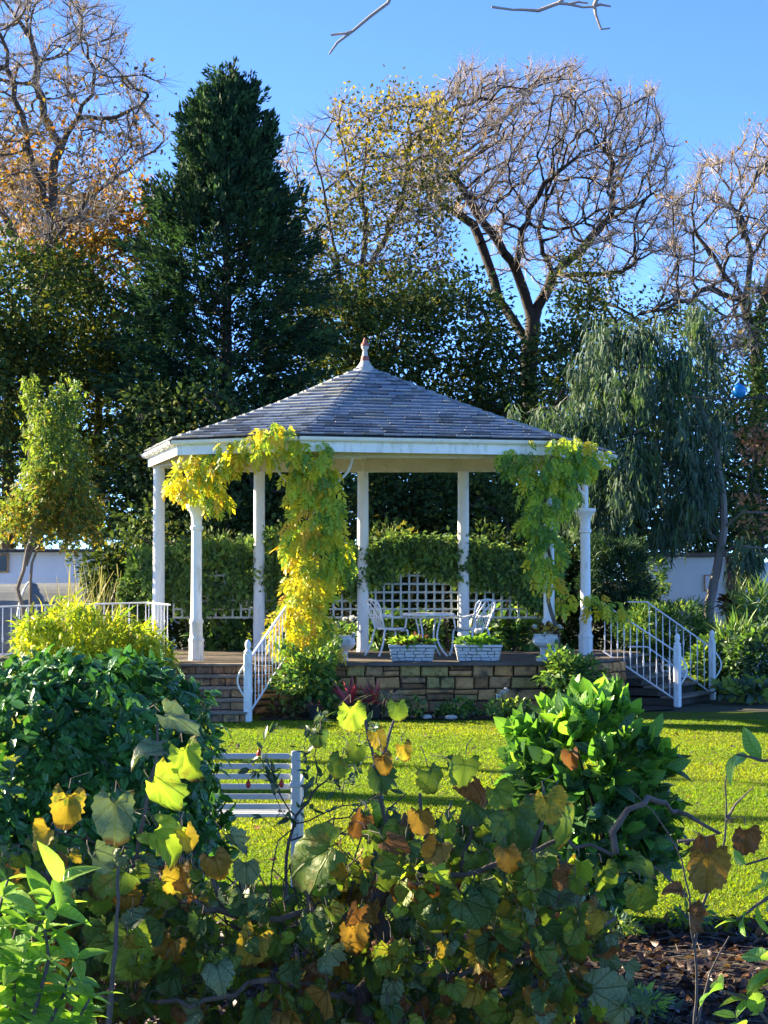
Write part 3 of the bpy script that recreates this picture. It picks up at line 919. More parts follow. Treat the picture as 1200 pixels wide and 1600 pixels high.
# slate roof
roof_b = MB()
rv = [(p[0], p[1], ZE - .02) for p in inset(EAVE, .02)] + [(APEX[0], APEX[1], APEX[2] - .05)]
roof_b.add(rv, [(i, (i + 1) % 8, 8) for i in range(8)])
roof = roof_b.build('roof', M_['slate2'], gz)
SM = [M_['slate1'], M_['slate2'], M_['slate3']]
rest = MB(); nind = 0
g = random.Random(21)
ROWS = 22
for i in (7, 0, 1, 6, 2, 3, 4, 5):
    v0 = np.array((*EAVE[i], ZE)); v1 = np.array((*EAVE[(i + 1) % 8], ZE))
    u = (v1 - v0); Lb = np.linalg.norm(u); u /= Lb
    nn = np.cross(u, APEX - v0); nn /= np.linalg.norm(nn)
    if nn[2] < 0: nn = -nn
    perp = (APEX - v0) - u * np.dot(APEX - v0, u); foot = np.dot(APEX - v0, u)
    sag = .07
    for r in range(ROWS):
        t0, t1 = r / ROWS, min((r + 1.5) / ROWS, 1.0)
        L0, R0 = foot * t0, Lb + (foot - Lb) * t0
        L1, R1 = foot * t1, Lb + (foot - Lb) * t1
        w0 = .27
        s = foot - math.ceil(foot / w0 + 1) * w0 + (r % 2) * w0 / 2 + g.uniform(-.03, .03)
        while s < R0:
            w = w0 * g.uniform(.85, 1.15)
            a0, e0 = max(s, L0), min(s + w, R0)
            a1, e1 = max(s, L1), min(s + w, R1)
            s += w
            if e0 - a0 < .03: continue
            if e1 < a1: a1 = e1 = (min(max((a1 + e1) / 2, L1), R1))
            gp = .004
            lift0, lift1 = .050 + g.uniform(0, .008), .002
            dy = g.uniform(-.012, .012)
            sg = lambda t: -sag * math.sin(math.pi * t)
            def PT(x, t, h): return v0 + u * x + perp * t + nn * (h + 0) + np.array((0, 0, sg(t)))
            tb = max(t0 + dy / 3.0 if r else t0, 0)
            vv = [PT(a0 + gp, tb, lift0), PT(e0 - gp, tb, lift0), PT(e1 - gp, t1, lift1), PT(a1 + gp, t1, lift1)]
            vv += [p - nn * .026 for p in vv]
            ff = [(0, 1, 2, 3), (0, 4, 5, 1), (1, 5, 6, 2), (3, 7, 4, 0)]
            mi = g.choices((0, 1, 2), (6, 2.4, .8))[0]
            if i in (7, 0) and nind < 300:
                MB().add(vv, ff).build('slate', SM[mi], roof); nind += 1
            else:
                rest.add(vv, ff, mi)
rest.build('slates', SM, roof, kind='stuff')
# finial
m = MB(); m.lathe([(0.176, -0.086), (0.150, -0.017), (0.097, 0.043), (0.066, 0.103), (0.053, 0.172), (0.044, 0.206)], APEX, 16); fo = m.build('finial', M_['lead'], gz, True)
m = MB(); m.lathe([(0.055, 0.086), (0.069, 0.107), (0.058, 0.172), (0.044, 0.181)], APEX, 16); m.build('red_collar', M_['finialred'], fo, True)
m = MB(); m.lathe([(0.040, 0.206), (0.044, 0.232), (0.030, 0.258), (0.044, 0.284), (0.063, 0.318), (0.058, 0.361), (0.032, 0.387)], APEX, 16); m.build('finial_ball', M_['lead'], fo, True)
m = MB(); m.lathe([(0.051, 0.331), (0.067, 0.337), (0.062, 0.370), (0.037, 0.391), (0.032, 0.413), (0.018, 0.456), (0.004, 0.473)], APEX, 16); m.build('finial_tip', M_['finialred'], fo, True)

# ------------------------------------------------------------------ trellis at the back
tr = thing('lattice_trellis', 'pale square lattice trellis fixed along the back of the pavilion', 'trellis', (-.5, 32.46, ZP + .5))
xs0, xs1, zt0, zt1 = -3.55, 2.75, 1.30, 2.10
x = xs0
while x <= xs1:
    m = MB(); m.box((x, 32.45, (zt0 + zt1) / 2), (.034, .014, zt1 - zt0)); m.build('slat', M_['trelliswood'], tr); x += .142
z = zt0 + .01
while z <= zt1:
    m = MB(); m.box(((xs0 + xs1) / 2, 32.466, z), (xs1 - xs0 + .04, .014, .034)); m.build('slat', M_['trelliswood'], tr); z += .142

# ------------------------------------------------------------------ railings
def railing(name, label, p0, p1, h=.84, nb=9, newel=True, bow=1, group=None, level_end=None, hs=None, bdir=None):
    """p0: foot of the outer end, p1: foot of the inner end"""
    p0 = np.array(p0, float); p1 = np.array(p1, float)
    t = thing(name, label, 'railing', p0, group)
    up = np.array((0, 0, 1.0)); hh = p1 - p0; hd = hh.copy(); hd[2] = 0; Lh = np.linalg.norm(hd); hd /= Lh
    a = p0 + hd * .05 + np.array((0, 0, hh[2] * .05 / Lh))
    top = [a + up * h, p1 + up * h]
    if level_end is not None: top.append(np.array(level_end) + up * h)
    m = MB(); m.tube(top, .022, 8, flat=.6); m.build('handrail', M_['white_metal'], t, True)
    bot = [q - up * (h - .10) for q in top]
    m = MB(); m.tube(bot, .014, 6); m.build('lower_rail', M_['white_metal'], t, True)
    for i in range(nb):
        s = (i + .7) / nb
        q = a + (p1 - a) * s
        zb, zt = .10, h
        m = MB()
        kz = .45 + (.14 if i % 2 else -.10)
        m.lathe([(.008, zb), (.008, kz - .06), (.014, kz - .05), (.010, kz - .035), (.019, kz), (.010, kz + .035), (.014, kz + .05), (.008, kz + .06), (.008, zt)], q, 6)
        m.build('baluster', M_['white_metal'], t, True)
    if newel:
        m = MB(); rz = math.atan2(hd[1], hd[0])
        m.cbox((p0[0], p0[1], p0[2] + .475), (.10, .10, .95), rz, .014)
        nw = m.build('newel_post', M_['white'], t)
        m = MB(); m.lathe([(.05, .95), (.058, .965), (.05, .985), (.028, 1.0), (.036, 1.02), (.044, 1.055), (.040, 1.095), (.022, 1.125), (.004, 1.135)], p0, 14); m.build('newel_finial', M_['white'], nw, True)
        if bow:
            o = (-hd if bdir is None else np.array(bdir, float)) * .05
            pts = [p0 + o * (1 + 1.9 * math.sin(s_ * math.pi)) + up * (.78 - .42 * s_) for s_ in np.linspace(0, 1, 12)]
            m = MB(); m.tube(pts, .013, 6); m.build('newel_bow', M_['white'], nw, True)
    return t

railing('stair_railing', 'white stair railing with ball-topped post by the brown brick steps', (-1.87, 26.45, 0), (-1.42, 28.05, ZP), nb=11, bow=1, bdir=(-1, .1, 0))
railing('stair_railing', 'nearer of the two white railings down the right-hand steps', (4.49, 29.45, 0), (3.42, 30.05, ZP), nb=11, bdir=(1, -.1, 0))
railing('stair_railing', 'farther white railing of the right-hand steps, by the green border', (5.33, 31.25, 0), (4.35, 31.78, ZP), nb=9, level_end=(4.05, 31.9, ZP), bdir=(1, -.1, 0))
railing('walkway_railing', 'long white railing running left behind the lime bamboo', (-8.2, 29.9, ZP - .12), (-3.72, 30.35, ZP), nb=34, newel=False, h=.85)
railing('stair_railing', 'short white railing turning back beside the left pavilion column', (-3.25, 29.3, ZP - .02), (-3.72, 30.3, ZP), nb=7, newel=False, h=.85)

# ------------------------------------------------------------------ furniture
def chair(label, loc, rz, sc=1.0):
    t = thing('garden_chair', label, 'chair', loc, 'cast metal chairs at the round table')
    ca, sa = math.cos(rz), math.sin(rz)
    def W(p): return (loc[0] + sc * (p[0] * ca - p[1] * sa), loc[1] + sc * (p[0] * sa + p[1] * ca), loc[2] + sc * p[2])
    def T(m, pts, r, k=6): m.tube([W(p) for p in pts], r * sc, k)
    # local: faces +x, width along y
    m = MB(); n = 20
    rim = [(.23 * math.cos(a) * (1.0 if math.cos(a) > 0 else .92), .235 * math.sin(a)) for a in np.linspace(0, 2 * math.pi, n, endpoint=False)]
    m.prism([W((p[0], p[1], 0))[:2] for p in rim], loc[2] + sc * .42, loc[2] + sc * .445)
    seat = m.build('seat', M_['white_metal'], t)
    m = MB()
    T(m, [(.23 * math.cos(a), .235 * math.sin(a), .40) for a in np.linspace(-1.2, 1.2, 9)], .014); m.build('apron', M_['white_metal'], seat, True)
    for s in (-1, 1):
        m = MB(); T(m, bez((.18, s * .19, .42), (.24, s * .23, .40), (.17, s * .20, .18), (.25, s * .25, .0), 7), .016); m.build('leg', M_['white_metal'], t, True)
        m = MB(); T(m, bez((-.18, s * .17, .43), (-.22, s * .19, .36), (-.20, s * .19, .2), (-.33, s * .24, .0), 7), .016); m.build('leg', M_['white_metal'], t, True)
        m = MB(); T(m, bez((-.25, s * .20, .66), (-.05, s * .27, .60), (.06, s * .27, .60), (.16, s * .25, .66), 7) + [(.17, s * .24, .62), (.15, s * .22, .44)], .015); m.build('armrest', M_['white_metal'], t, True)
    def bk(y, h):          # point on the reclined back
        return (-.19 - .16 * (h - .43) / .45 - .25 * y * y * -1.0 * .6, y, h)
    m = MB()
    out = [bk(-.15, .43), bk(-.17, .55), bk(-.21, .72), bk(-.215, .82), bk(-.16, .875), bk(0, .90), bk(.16, .875), bk(.215, .82), bk(.21, .72), bk(.17, .55), bk(.15, .43)]
    T(m, out, .016); fr = m.build('backrest', M_['white_metal'], t, True)
    m = MB()
    for y in (-.09, -.045, 0, .045, .09):
        T(m, [bk(y, .43), bk(y * 1.1, .54), bk(y * 1.3, .62)], .009, 5)
    for s in (-1, 1):
        T(m, [bk(s * .12, .56), bk(s * .06, .66), bk(-s * .03, .76), bk(-s * .15, .86)], .009, 5)
        T(m, [bk(s * .06, .60), bk(s * .0, .70), bk(-s * .08, .80), bk(-s * .19, .84)], .009, 5)
        T(m, [bk(s * .17, .58), bk(s * .11, .72), bk(s * .05, .82), bk(0, .89)], .009, 5)
        T(m, [bk(s * .19, .66), bk(s * .14, .78), bk(s * .12, .88)], .009, 5)
    m.build('lattice', M_['white_metal'], fr, True)

TX, TY = .70, 30.55
chair('white lattice-back garden chair to the left of the round table', (TX - .60, TY + .1, ZP + .002), math.radians(28))
chair('white lattice-back garden chair to the right of the round table', (TX + .70, TY + .15, ZP + .002), math.radians(180 - 48))
tb = thing('garden_table', 'round white cast metal garden table between the two chairs', 'table', (TX, TY, ZP))
m = MB(); m.lathe([(.01, .655), (.40, .655), (.42, .648), (.42, .678), (.40, .685), (.01, .685)], (TX, TY, ZP), 28); m.build('tabletop', M_['white_metal'], tb, True)
for i in range(4):
    a = math.radians(45 + 90 * i + 12)
    d = np.array((math.cos(a), math.sin(a), 0)); o = np.array((TX, TY, ZP))
    pts = bez(o + d * .24 + (0, 0, .655), o + d * .20 + (0, 0, .40), o + d * .05 + (0, 0, .28), o + d * .36 + (0, 0, .002), 9)
    m = MB(); m.tube(pts, .014, 6); m.build('leg', M_['white_metal'], tb, True)
m = MB(); m.tube([(TX + .17 * math.cos(a), TY + .17 * math.sin(a), ZP + .26) for a in np.linspace(0, 2 * math.pi, 20)], .01, 5, cap=False); m.build('stretcher_ring', M_['white_metal'], tb, True)

# ------------------------------------------------------------------ planters and their plants
T_OV = t_ovate(.55, 3, .3, .2)
T_SM = t_rhomb(.62, .2, .15)


def trough(label, cx, cy, L_, seed):
    g = random.Random(seed)
    t = thing('stone_trough', label, 'planter', (cx, cy, ZP + .004), 'cast stone troughs on the terrace edge')
    z0 = ZP + .005
    m = MB()
    def ring(l, w, z): return [(cx - l / 2, cy - w / 2, z0 + z), (cx + l / 2, cy - w / 2, z0 + z), (cx + l / 2, cy + w / 2, z0 + z), (cx - l / 2, cy + w / 2, z0 + z)]
    R_ = [ring(L_ * .83, .20, 0), ring(L_ * .95, .25, .205), ring(L_, .285, .21), ring(L_ * 1.0, .285, .245), ring(L_ * .93, .215, .245), ring(L_ * .92, .21, .20)]
    vv = [p for r in R_ for p in r]; ff = [(3, 2, 1, 0)]
    for k in range(5):
        for i in range(4):
            j = (i + 1) % 4
            ff.append((k * 4 + i, k * 4 + j, k * 4 + 4 + j, k * 4 + 4 + i))
    m.add(vv, ff, 0); m.add(R_[5], [(0, 1, 2, 3)], 1)
    m.build('trough_body', [M_['plantergap'], M_['soil']], t)
    m = MB(); R2 = [ring(L_ * 1.004, .289, .212), ring(L_ * 1.004, .289, .243), ring(L_ * .99, .28, .2475), ring(L_ * .935, .22, .2475)]
    vv = [p for r in R2 for p in r]; m.add(vv, [(k * 4 + i, k * 4 + (i + 1) % 4, k * 4 + 4 + (i + 1) % 4, k * 4 + 4 + i) for k in range(3) for i in range(4)]); m.build('rim', M_['planter'], t)
    # crazy-laid stones in relief on front, left and right
    def relief(side):
        zs = [.008, .06 + g.uniform(-.006, .006), .108 + g.uniform(-.006, .006), .155, .203]
        for k in range(4):
            s = 0
            while s < .999:
                w = g.uniform(.12, .26) if side == 'f' else g.uniform(.3, .7)
                e = min(s + w, 1.0)
                if 1 - e < .08: e = 1.0
                a_, b_ = s + .007, e - .007
                j = lambda: g.uniform(-.007, .007)
                q = [(a_, zs[k] + .004 + j()), (b_, zs[k] + .004 + j()), (b_ + j(), zs[k + 1] - .004 + j()), (a_ + j(), zs[k + 1] - .004 + j())]
                def PT(sv, z, o):
                    f = z / .205; l = L_ * (.83 + .12 * f); w_ = .20 + .05 * f
                    if side == 'f': return (cx - l / 2 + l * sv, cy - w_ / 2 - o, z0 + z)
                    if side == 'l': return (cx - l / 2 - o, cy + w_ / 2 - w_ * sv, z0 + z)
                    return (cx + l / 2 + o, cy - w_ / 2 + w_ * sv, z0 + z)
                ctr = (sum(x[0] for x in q) / 4, sum(x[1] for x in q) / 4)
                vv = [PT(x[0], x[1], -.003) for x in q] + [PT(ctr[0] + (x[0] - ctr[0]) * .93, ctr[1] + (x[1] - ctr[1]) * .86, .011) for x in q]
                m = MB().add(vv, [(4, 5, 6, 7)] + [(i, (i + 1) % 4, 4 + (i + 1) % 4, 4 + i) for i in range(4)])
                m.build('relief_stone', M_['planter'], t)
                s = e
    for s in 'flr': relief(s)
    return t

trough('stone-patterned trough of green and bronze bedding, the left one of the pair', .415, 28.52, .70, 3)
trough('stone-patterned trough with a white flower, the right one of the pair', 1.40, 28.57, .70, 4)


def bedding(label, cx, cy, z, rx, ry, n, size, mats, probs, flowers=(), seed=0, cat='plant', name='bedding_plant', h=.12, tpls=None):
    t = thing(name, label, cat, (cx, cy, z))
    th = RG.uniform(0, 2 * math.pi, n); r = np.sqrt(RG.random(n))
    P = np.stack((cx + rx * r * np.cos(th), cy + ry * r * np.sin(th), z + h * RG.random(n) ** .7 * (1.1 - .6 * r)), -1)
    D = np.stack((np.cos(th) * .7, np.sin(th) * .7, RG.uniform(-.1, .9, n)), -1) + RG.normal(0, .3, (n, 3))
    foliage(t, P, D, RG.normal(0, .3, (n, 3)) + (0, 0, 1), size * RG.uniform(.6, 1.2, n), tpls or [T_OV], mats, probs)
    for f in flowers:
        bloom(t, (cx + f[0], cy + f[1], z + f[2]), f[3])
    return t


def bloom(parent, p, r):
    """open double flower: rings of petals on a stalk"""
    p = np.array(p)
    n = 18
    a = np.concatenate((np.arange(8) * .785, np.arange(6) * 1.05 + .3, np.arange(4) * 1.57))
    up = np.concatenate((np.full(8, .25), np.full(6, .8), np.full(4, 1.8)))
    ax = nrm(np.array((RG.uniform(-.4, .4), -.8, .7)))
    u = nrm(np.cross(ax, (1, .2, .3))); w = np.cross(ax, u)
    D = u[None] * np.cos(a)[:, None] + w[None] * np.sin(a)[:, None] + ax[None] * up[:, None]
    foliage(parent, np.repeat(p[None], n, 0), D, np.repeat(ax[None], n, 0) + RG.normal(0, .1, (n, 3)), r * RG.uniform(.85, 1.1, n), [t_ovate(.85, 3, .35, -.2)], [M_['flower']], mass='flower')
    m = MB(); m.tube(bez(p, p - (0, -.01, r * .8), p - (.01, -.02, r * 1.2), p - (0, -.03, r * 2.2), 4), r * .07, 5); m.build('flower_stalk', FERN[0], parent)

bedding('yellow-green and bronze bedding in the left trough', .415, 28.52, ZP + .235, .31, .11, 210, .12, [HYDR[1], WIST[2], CORD[2], FERN[2]], [.4, .3, .2, .1])
bedding('leafy green bedding with white bloom in the right trough', 1.40, 28.57, ZP + .235, .31, .11, 210, .12, [HYDR[0], HYDR[1], FERN[0]], [.4, .3, .3], [(-.02, -.02, .20, .06), (.03, -.03, .21, .05)])


def urn(label, cx, cy, z0, square, s=1.0):
    t = thing('stone_urn', label, 'planter', (cx, cy, z0))
    z0 += .003
    k = 4 if square else 20
    q = math.sqrt(2) if square else 1.0
    rot = 0 if square else 0
    def lt(pr): return [(a * q * s, b * s) for a, b in pr]
    m = MB(); m.lathe(lt([(.15, 0), (.15, .04), (.11, .055), (.09, .08), (.085, .20), (.10, .23), (.13, .245)]), (cx, cy, z0), k, rot=rot); m.build('pedestal', M_['planter'], t, not square)
    m = MB(); m.lathe(lt([(.12, .245), (.17, .27), (.215, .33), (.20, .41), (.185, .44), (.20, .45), (.20, .47), (.16, .47), (.15, .43)]), (cx, cy, z0), k, rot=rot); bowl = m.build('bowl', M_['planter'], t, not square)
    for sx in (-1, 1):          # cast scrolls on the bowl
        m = MB(); c = np.array((cx + sx * .085 * s, cy - .205 * s, z0 + .345 * s))
        m.tube([c + np.array((math.cos(a) * r, -.003, math.sin(a) * r)) * s for a, r in [(i * .55 * sx, .066 - .0026 * i) for i in range(24)]], .010 * s, 5)
        m.build('scroll', M_['planter'], bowl, True)
    return t

urn('square scrolled stone urn on a pedestal at the right terrace corner', 2.41, 28.72, ZP, True, .86)
bedding('amber-leaved begonia with white blooms in the square urn', 2.41, 28.72, ZP + .385, .22, .20, 190, .085, [CORD[2], WIST[3], WIST[1], GOLD[2]], [.25, .3, .25, .2], [(-.17, -.1, .12, .05), (.2, -.1, .12, .05), (-.02, -.22, .02, .035)], cat='flower', h=.16)
urn('scrolled stone urn holding white roses beside the yellow climber', -.62, 28.62, ZP - .06, False, .95)
bedding('white roses above dark leaves in the scrolled urn', -.62, 28.62, ZP + .36, .2, .18, 160, .08, [FERN[0], FERN[1], FERN[2]], [.5, .3, .2], [(.16, -.08, .26, .07), (-.08, -.12, .17, .075), (.16, -.1, .03, .055), (-.2, -.12, .2, .05), (.04, -.1, .26, .045)], cat='flower', h=.24)

# ------------------------------------------------------------------ bench
BY = 12.4
bl = at(325, 1177, BY); br = at(462, 1177, BY)
bt = thing('garden_bench', 'grey-white slatted garden bench seen from behind between the bushes', 'bench', (br[0], BY, 0))
bx0, bx1 = br[0] - 1.45, br[0]
for i in range(6):
    z = .845 - i * .066
    m = MB(); m.cbox(((bx0 + bx1) / 2, BY + .0 + i * .012, z), (bx1 - bx0 - .07, .022, .036), 0, .006); m.build('back_slat', M_['bench'], bt)
for i in range(6):
    m = MB(); m.cbox(((bx0 + bx1) / 2, BY + .11 + i * .075, .455 + .003 * i), (bx1 - bx0 - .06, .058, .024), 0, .006); m.build('seat_slat', M_['bench'], bt)
for x in (bx0, bx1):
    m = MB(); m.cbox((x, BY + .0, .44), (.06, .05, .88), 0, .008); m.build('leg', M_['bench'], bt)
    m = MB(); m.cbox((x + .0, BY + .50, .32), (.06, .05, .64), 0, .008); m.build('leg', M_['bench'], bt)
    m = MB(); m.cbox((x, BY + .25, .66), (.075, .56, .032), 0, .008); m.build('armrest', M_['bench'], bt)
    m = MB(); m.cbox((x, BY + .25, .425), (.045, .45, .045), 0, .006); m.build('side_rail', M_['bench'], bt)
m = MB(); m.cbox(((bx0 + bx1) / 2, BY + .51, .425), (bx1 - bx0 - .07, .025, .06), 0, .006); m.build('front_rail', M_['bench'], bt)

# ------------------------------------------------------------------ buildings at the edges
wb = thing('outbuilding', 'long low white-rendered outbuilding with dark corrugated eaves at left', 'building', (-9, 41, 0))
BYW = 40.0
m = MB(); m.box((-9.6, BYW + 2.5, 1.27), (9.6, 5, 2.54)); m.build('wall', M_['render'], wb)
m = MB(); m.box((-9.6, BYW - .012, 1.98), (9.62, .03, .05)); m.build('string_course', M_['render'], wb)
m = MB()
n = 120
xs = np.linspace(-14.6, -4.6, n); vv = []
for i, x in enumerate(xs):
    zz = .03 * (1 if i % 2 else 0)
    vv += [(x, BYW - .28, 2.545 + zz), (x, BYW + 5.2, 2.62 + zz), (x, BYW - .28, 2.50 + zz)]
for i in range(n - 1):
    a = i * 3
    m.add([vv[a], vv[a + 3], vv[a + 4], vv[a + 1], vv[a + 2], vv[a + 5]], [(0, 1, 2, 3), (0, 4, 5, 1)])
m.build('corrugated_roof', M_['roofdark'], wb)
m = MB(); m.box((-9.6, BYW - .2, 2.53), (9.9, .12, .05)); m.build('eaves_board', M_['roofdark'], wb)
wx = at(-2, 880, BYW)
m = MB(); m.box((wx[0] - .05, BYW - .02, wx[2]), (.46, .06, .34)); wf = m.build('window', M_['dark'], wb)
m = MB()
for dx, dz, sx, sz in ((0, .18, .52, .03), (0, -.18, .52, .03), (.25, 0, .03, .36), (-.25, 0, .03, .36), (.02, 0, .02, .34)):
    m.box((wx[0] - .05 + dx, BYW - .045, wx[2] + dz), (sx, .05, sz))
m.build('window_frame', M_['stone2'], wf)

pt_ = thing('cloche_tunnel', 'low grey mesh-covered garden tunnel in front of the outbuilding', 'tunnel', (-7.5, 35.6, 0))
m = MB(); k = 14; vv = []
xl = [-11.5, -10.3, -9.1, -7.9, -6.7, -5.55, -4.98]
for j, x in enumerate(xl):
    for i in range(k + 1):
        a = math.pi * i / k
        sag = .05 * math.sin(i * 1.3 + j)
        vv.append((x, 36.4 - 1.5 * math.cos(a), .02 + (1.84 + sag * .5) * math.sin(a) ** .75))
for j in range(len(xl) - 1):
    for i in range(k):
        a = j * (k + 1) + i
        m.add([vv[a], vv[a + 1], vv[a + k + 2], vv[a + k + 1]], [(0, 1, 2, 3)])
m.add(vv[-(k + 1):], [tuple(range(k + 1))])
m.build('mesh_cover', M_['cover'], pt_, True)
for x in xl[1::1]:
    m = MB(); m.tube([(x, 36.4 - 1.52 * math.cos(a), .02 + 1.875 * max(math.sin(a), 0) ** .75) for a in np.linspace(0, math.pi, 20)], .025, 6); m.build('hoop', M_['white'], pt_, True)

rw = thing('garden_wall', 'white-rendered garden building wall with grey coping behind the gum tree', 'wall', (6, 38.2, 0))
m = MB(); m.box((5.85, 38.3, 1.19), (1.9, .3, 2.38)); m.build('wall', M_['render'], rw)
m = MB(); m.box((6.4, 38.28, 2.43), (5.8, .46, .09)); m.build('coping', M_['paving'], rw)
pl = at(1111, 911, 38.1)
m = MB(); m.box((pl[0], 38.135, pl[2]), (.23, .03, .29)); pq = m.build('hatch', M_['render'], rw)
m = MB()
for dx, dz, sx, sz in ((0, .15, .26, .02), (0, -.15, .26, .02), (.12, 0, .02, .30), (-.12, 0, .02, .30)):
    m.box((pl[0] + dx, 38.128, pl[2] + dz), (sx, .03, sz))
m.build('hatch_frame', M_['stone2'], pq)
bp_ = thing('brick_pier', 'narrow red brick pier beside the white wall', 'pier', (6.97, 38.2, 0))
m = MB(); m.box((6.97, 38.22, 1.19), (.31, .25, 2.36)); m.build('mortar_core', M_['mortar'], bp_)
for c in range(31):
    z = .04 + c * .076
    for s in ((-.165, .06), (.065, .165)) if c % 2 else ((-.165, -.06), (-.055, .165)):
        m = MB(); m.box((6.97 + (s[0] + s[1]) / 2, 38.20, z), (s[1] - s[0] - .01, .26, .064)); m.build('brick', M_['brick_red'], bp_)
w2 = thing('garden_wall', 'white wall carrying green trellis at the far right edge', 'wall', (8.4, 38.2, 0))
m = MB(); m.box((8.65, 38.3, 1.14), (3.0, .24, 2.28)); m.build('wall', M_['render'], w2)
tg = thing('wall_trellis', 'dark green square trellis on the white wall at right edge', 'trellis', (7.9, 38.1, .6))
for i in range(7):
    m = MB(); m.box((7.5 + i * .17, 38.165, 1.3), (.035, .012, 1.25)); m.build('slat', M_['greenwood'], tg)
for i in range(7):
    m = MB(); m.box((8.0, 38.152, .75 + i * .18), (1.25, .012, .035)); m.build('slat', M_['greenwood'], tg)

# ------------------------------------------------------------------ trees
T_LF = [t_rhomb(.5, .12, .1), t_rhomb(.62, .2, .2)]
T_NEED = [t_rhomb(.16, .1, .25), t_rhomb(.22, .1, .35)]
T_GUM = [t_strap(.17, 3, .25), t_strap(.14, 3, .45)]


def mpp(Y):
    return Y / FPX


def blob3(bl):
    """(px, py, Y, rx_px, rz_px[, depth m]) -> centre, radii"""
    px, py, Y, rx, rz = bl[:5]
    s = mpp(Y)
    dep = bl[5] if len(bl) > 5 else min(rx * s, 2.8)
    return at(px, py, Y), np.array((rx * s, dep, rz * s))


def in_blobs(blobs, n, shell=0.0):
    B = [blob3(b) for b in blobs]
    w = np.array([np.prod(r) ** .8 for _, r in B]); w /= w.sum()
    k = RG.choice(len(B), n, p=w)
    C = np.array([B[i][0] for i in k]); Rr = np.array([B[i][1] for i in k])
    u = sphere(n); rad = (shell + (1 - shell) * RG.random((n, 1))) ** (1 / 3 if shell == 0 else 1)
    return C + u * rad * Rr, C, Rr, u


def leafy_crown(parent, blobs, clumps, per, cr, size, tpls, mats, probs, shell=.45, droop=0.0, squash=.75, up=.6, mass='crown', tone=True, hang=0.0):
    C, _, _, u = in_blobs(blobs, clumps, shell)
    rc = cr * RG.uniform(.6, 1.35, clumps)
    P = np.repeat(C, per, 0); U = np.repeat(u, per, 0); rr = np.repeat(rc, per)[:, None]
    o = ball(len(P)) * rr * np.array((1, 1, squash))
    if hang: o[:, 2] -= RG.random(len(P)) * hang
    P = P + o
    D = nrm(o) * .8 + U * .5 + RG.normal(0, .45, P.shape) + np.array((0, 0, -droop))
    N = RG.normal(0, .5, P.shape) + np.array((0, 0, up)) + U * .4
    S = size * RG.uniform(.6, 1.3, len(P))
    mi = None
    if tone:   # whole clumps share a tone, with strays
        ct = RG.choice(len(mats), clumps, p=probs)
        mi = np.repeat(ct, per); st = RG.random(len(mi)) < .3
        mi[st] = RG.choice(len(mats), st.sum(), p=probs)
    return foliage(parent, P, D, N, S, tpls, mats, probs, mass=mass, midx=mi, smooth=False), C


def limbs(parent, root, targets, r0, mat, name='trunk', k=5, step=None, n_attr=None):
    """woody frame reaching from a trunk path towards target points"""
    nodes = [np.array(p, float) for p in root]; par = [-1] + list(range(len(nodes) - 1))
    X, par = colonize(nodes, par, targets, step or .5, 6, .6, 80, (0, 0, .1), .2, 2500)
    rr = pipe_radii(par, r0, 2.2, .6)
    ch = np.nonzero(par >= 0)[0]
    edges_mesh(name, X[par[ch]], X[ch], np.minimum(rr[par[ch]], rr[ch] * 1.35), rr[ch], [mat], k, parent)
    return X, par


def dense(path, d):
    out = [np.array(path[0], float)]
    for p in path[1:]:
        p = np.array(p, float); a = out[-1]; n = max(1, int(np.linalg.norm(p - a) / d))
        for i in range(n): out.append(a + (p - a) * (i + 1) / n)
    return out


def evergreen(name, label, blobs, clumps, per, cr, size, mats, probs, trunk, r0=.03, tpls=T_LF, cat='tree', shell=.45, **kw):
    base = at(*trunk[0]); base[2] = 0
    t = thing(name, label, cat, base)
    o, C = leafy_crown(t, blobs, clumps, per, cr, size, tpls, mats, probs, shell, **kw)
    root = dense([base] + [at(*q) for q in trunk[1:]], .6)
    limbs(t, root, C[RG.choice(len(C), min(len(C), 160), replace=False)], r0, M_['bark'])
    return t


def bare(name, label, trunk, roots, attr, step, infl, kill, r0, bark, twig_n, twig_l, twig_r, trop=(0, 0, .05), jit=.3, e=2.3, extra=None, k=5, maxn=8000, iters=170):
    """leafless tree: trunk is a list of polylines (first continues from the ground, the others fork off it)"""
    base = np.array(trunk[0][0], float)
    t = thing(name, label, 'tree', base)
    nodes, par = [], []
    for pl_ in trunk:
        d = dense(pl_, step)
        if not nodes:
            st = -1; seq = d
        else:
            X = np.array(nodes); st = int(np.linalg.norm(X - d[0], axis=1).argmin()); seq = d[1:]
        for p in seq:
            nodes.append(p + RG.normal(0, step * .12, 3)); par.append(st); st = len(nodes) - 1
    X, par = colonize(nodes, par, attr, step, infl, kill, iters, trop, jit, maxn)
    X = smooth_nodes(X, par, 1)
    rr = pipe_radii(par, r0, e, .75)
    ch = np.nonzero(par >= 0)[0]
    edges_mesh('trunk', X[par[ch]], X[ch], np.minimum(rr[par[ch]], rr[ch] * 1.3), rr[ch], [bark], k, t)
    thin = np.nonzero((rr < r0 * 2.2) & (par >= 0))[0]
    dirs = nrm(X[thin] - X[par[thin]])
    A, B, ra, rb, ends, ed = twigs(X[thin], dirs, twig_n, twig_l, twig_r)
    edges_mesh('twigs', A, B, ra, rb, [M_['twig']], 3, t)['kind'] = 'stuff'
    return t, X, par, rr, ends, ed


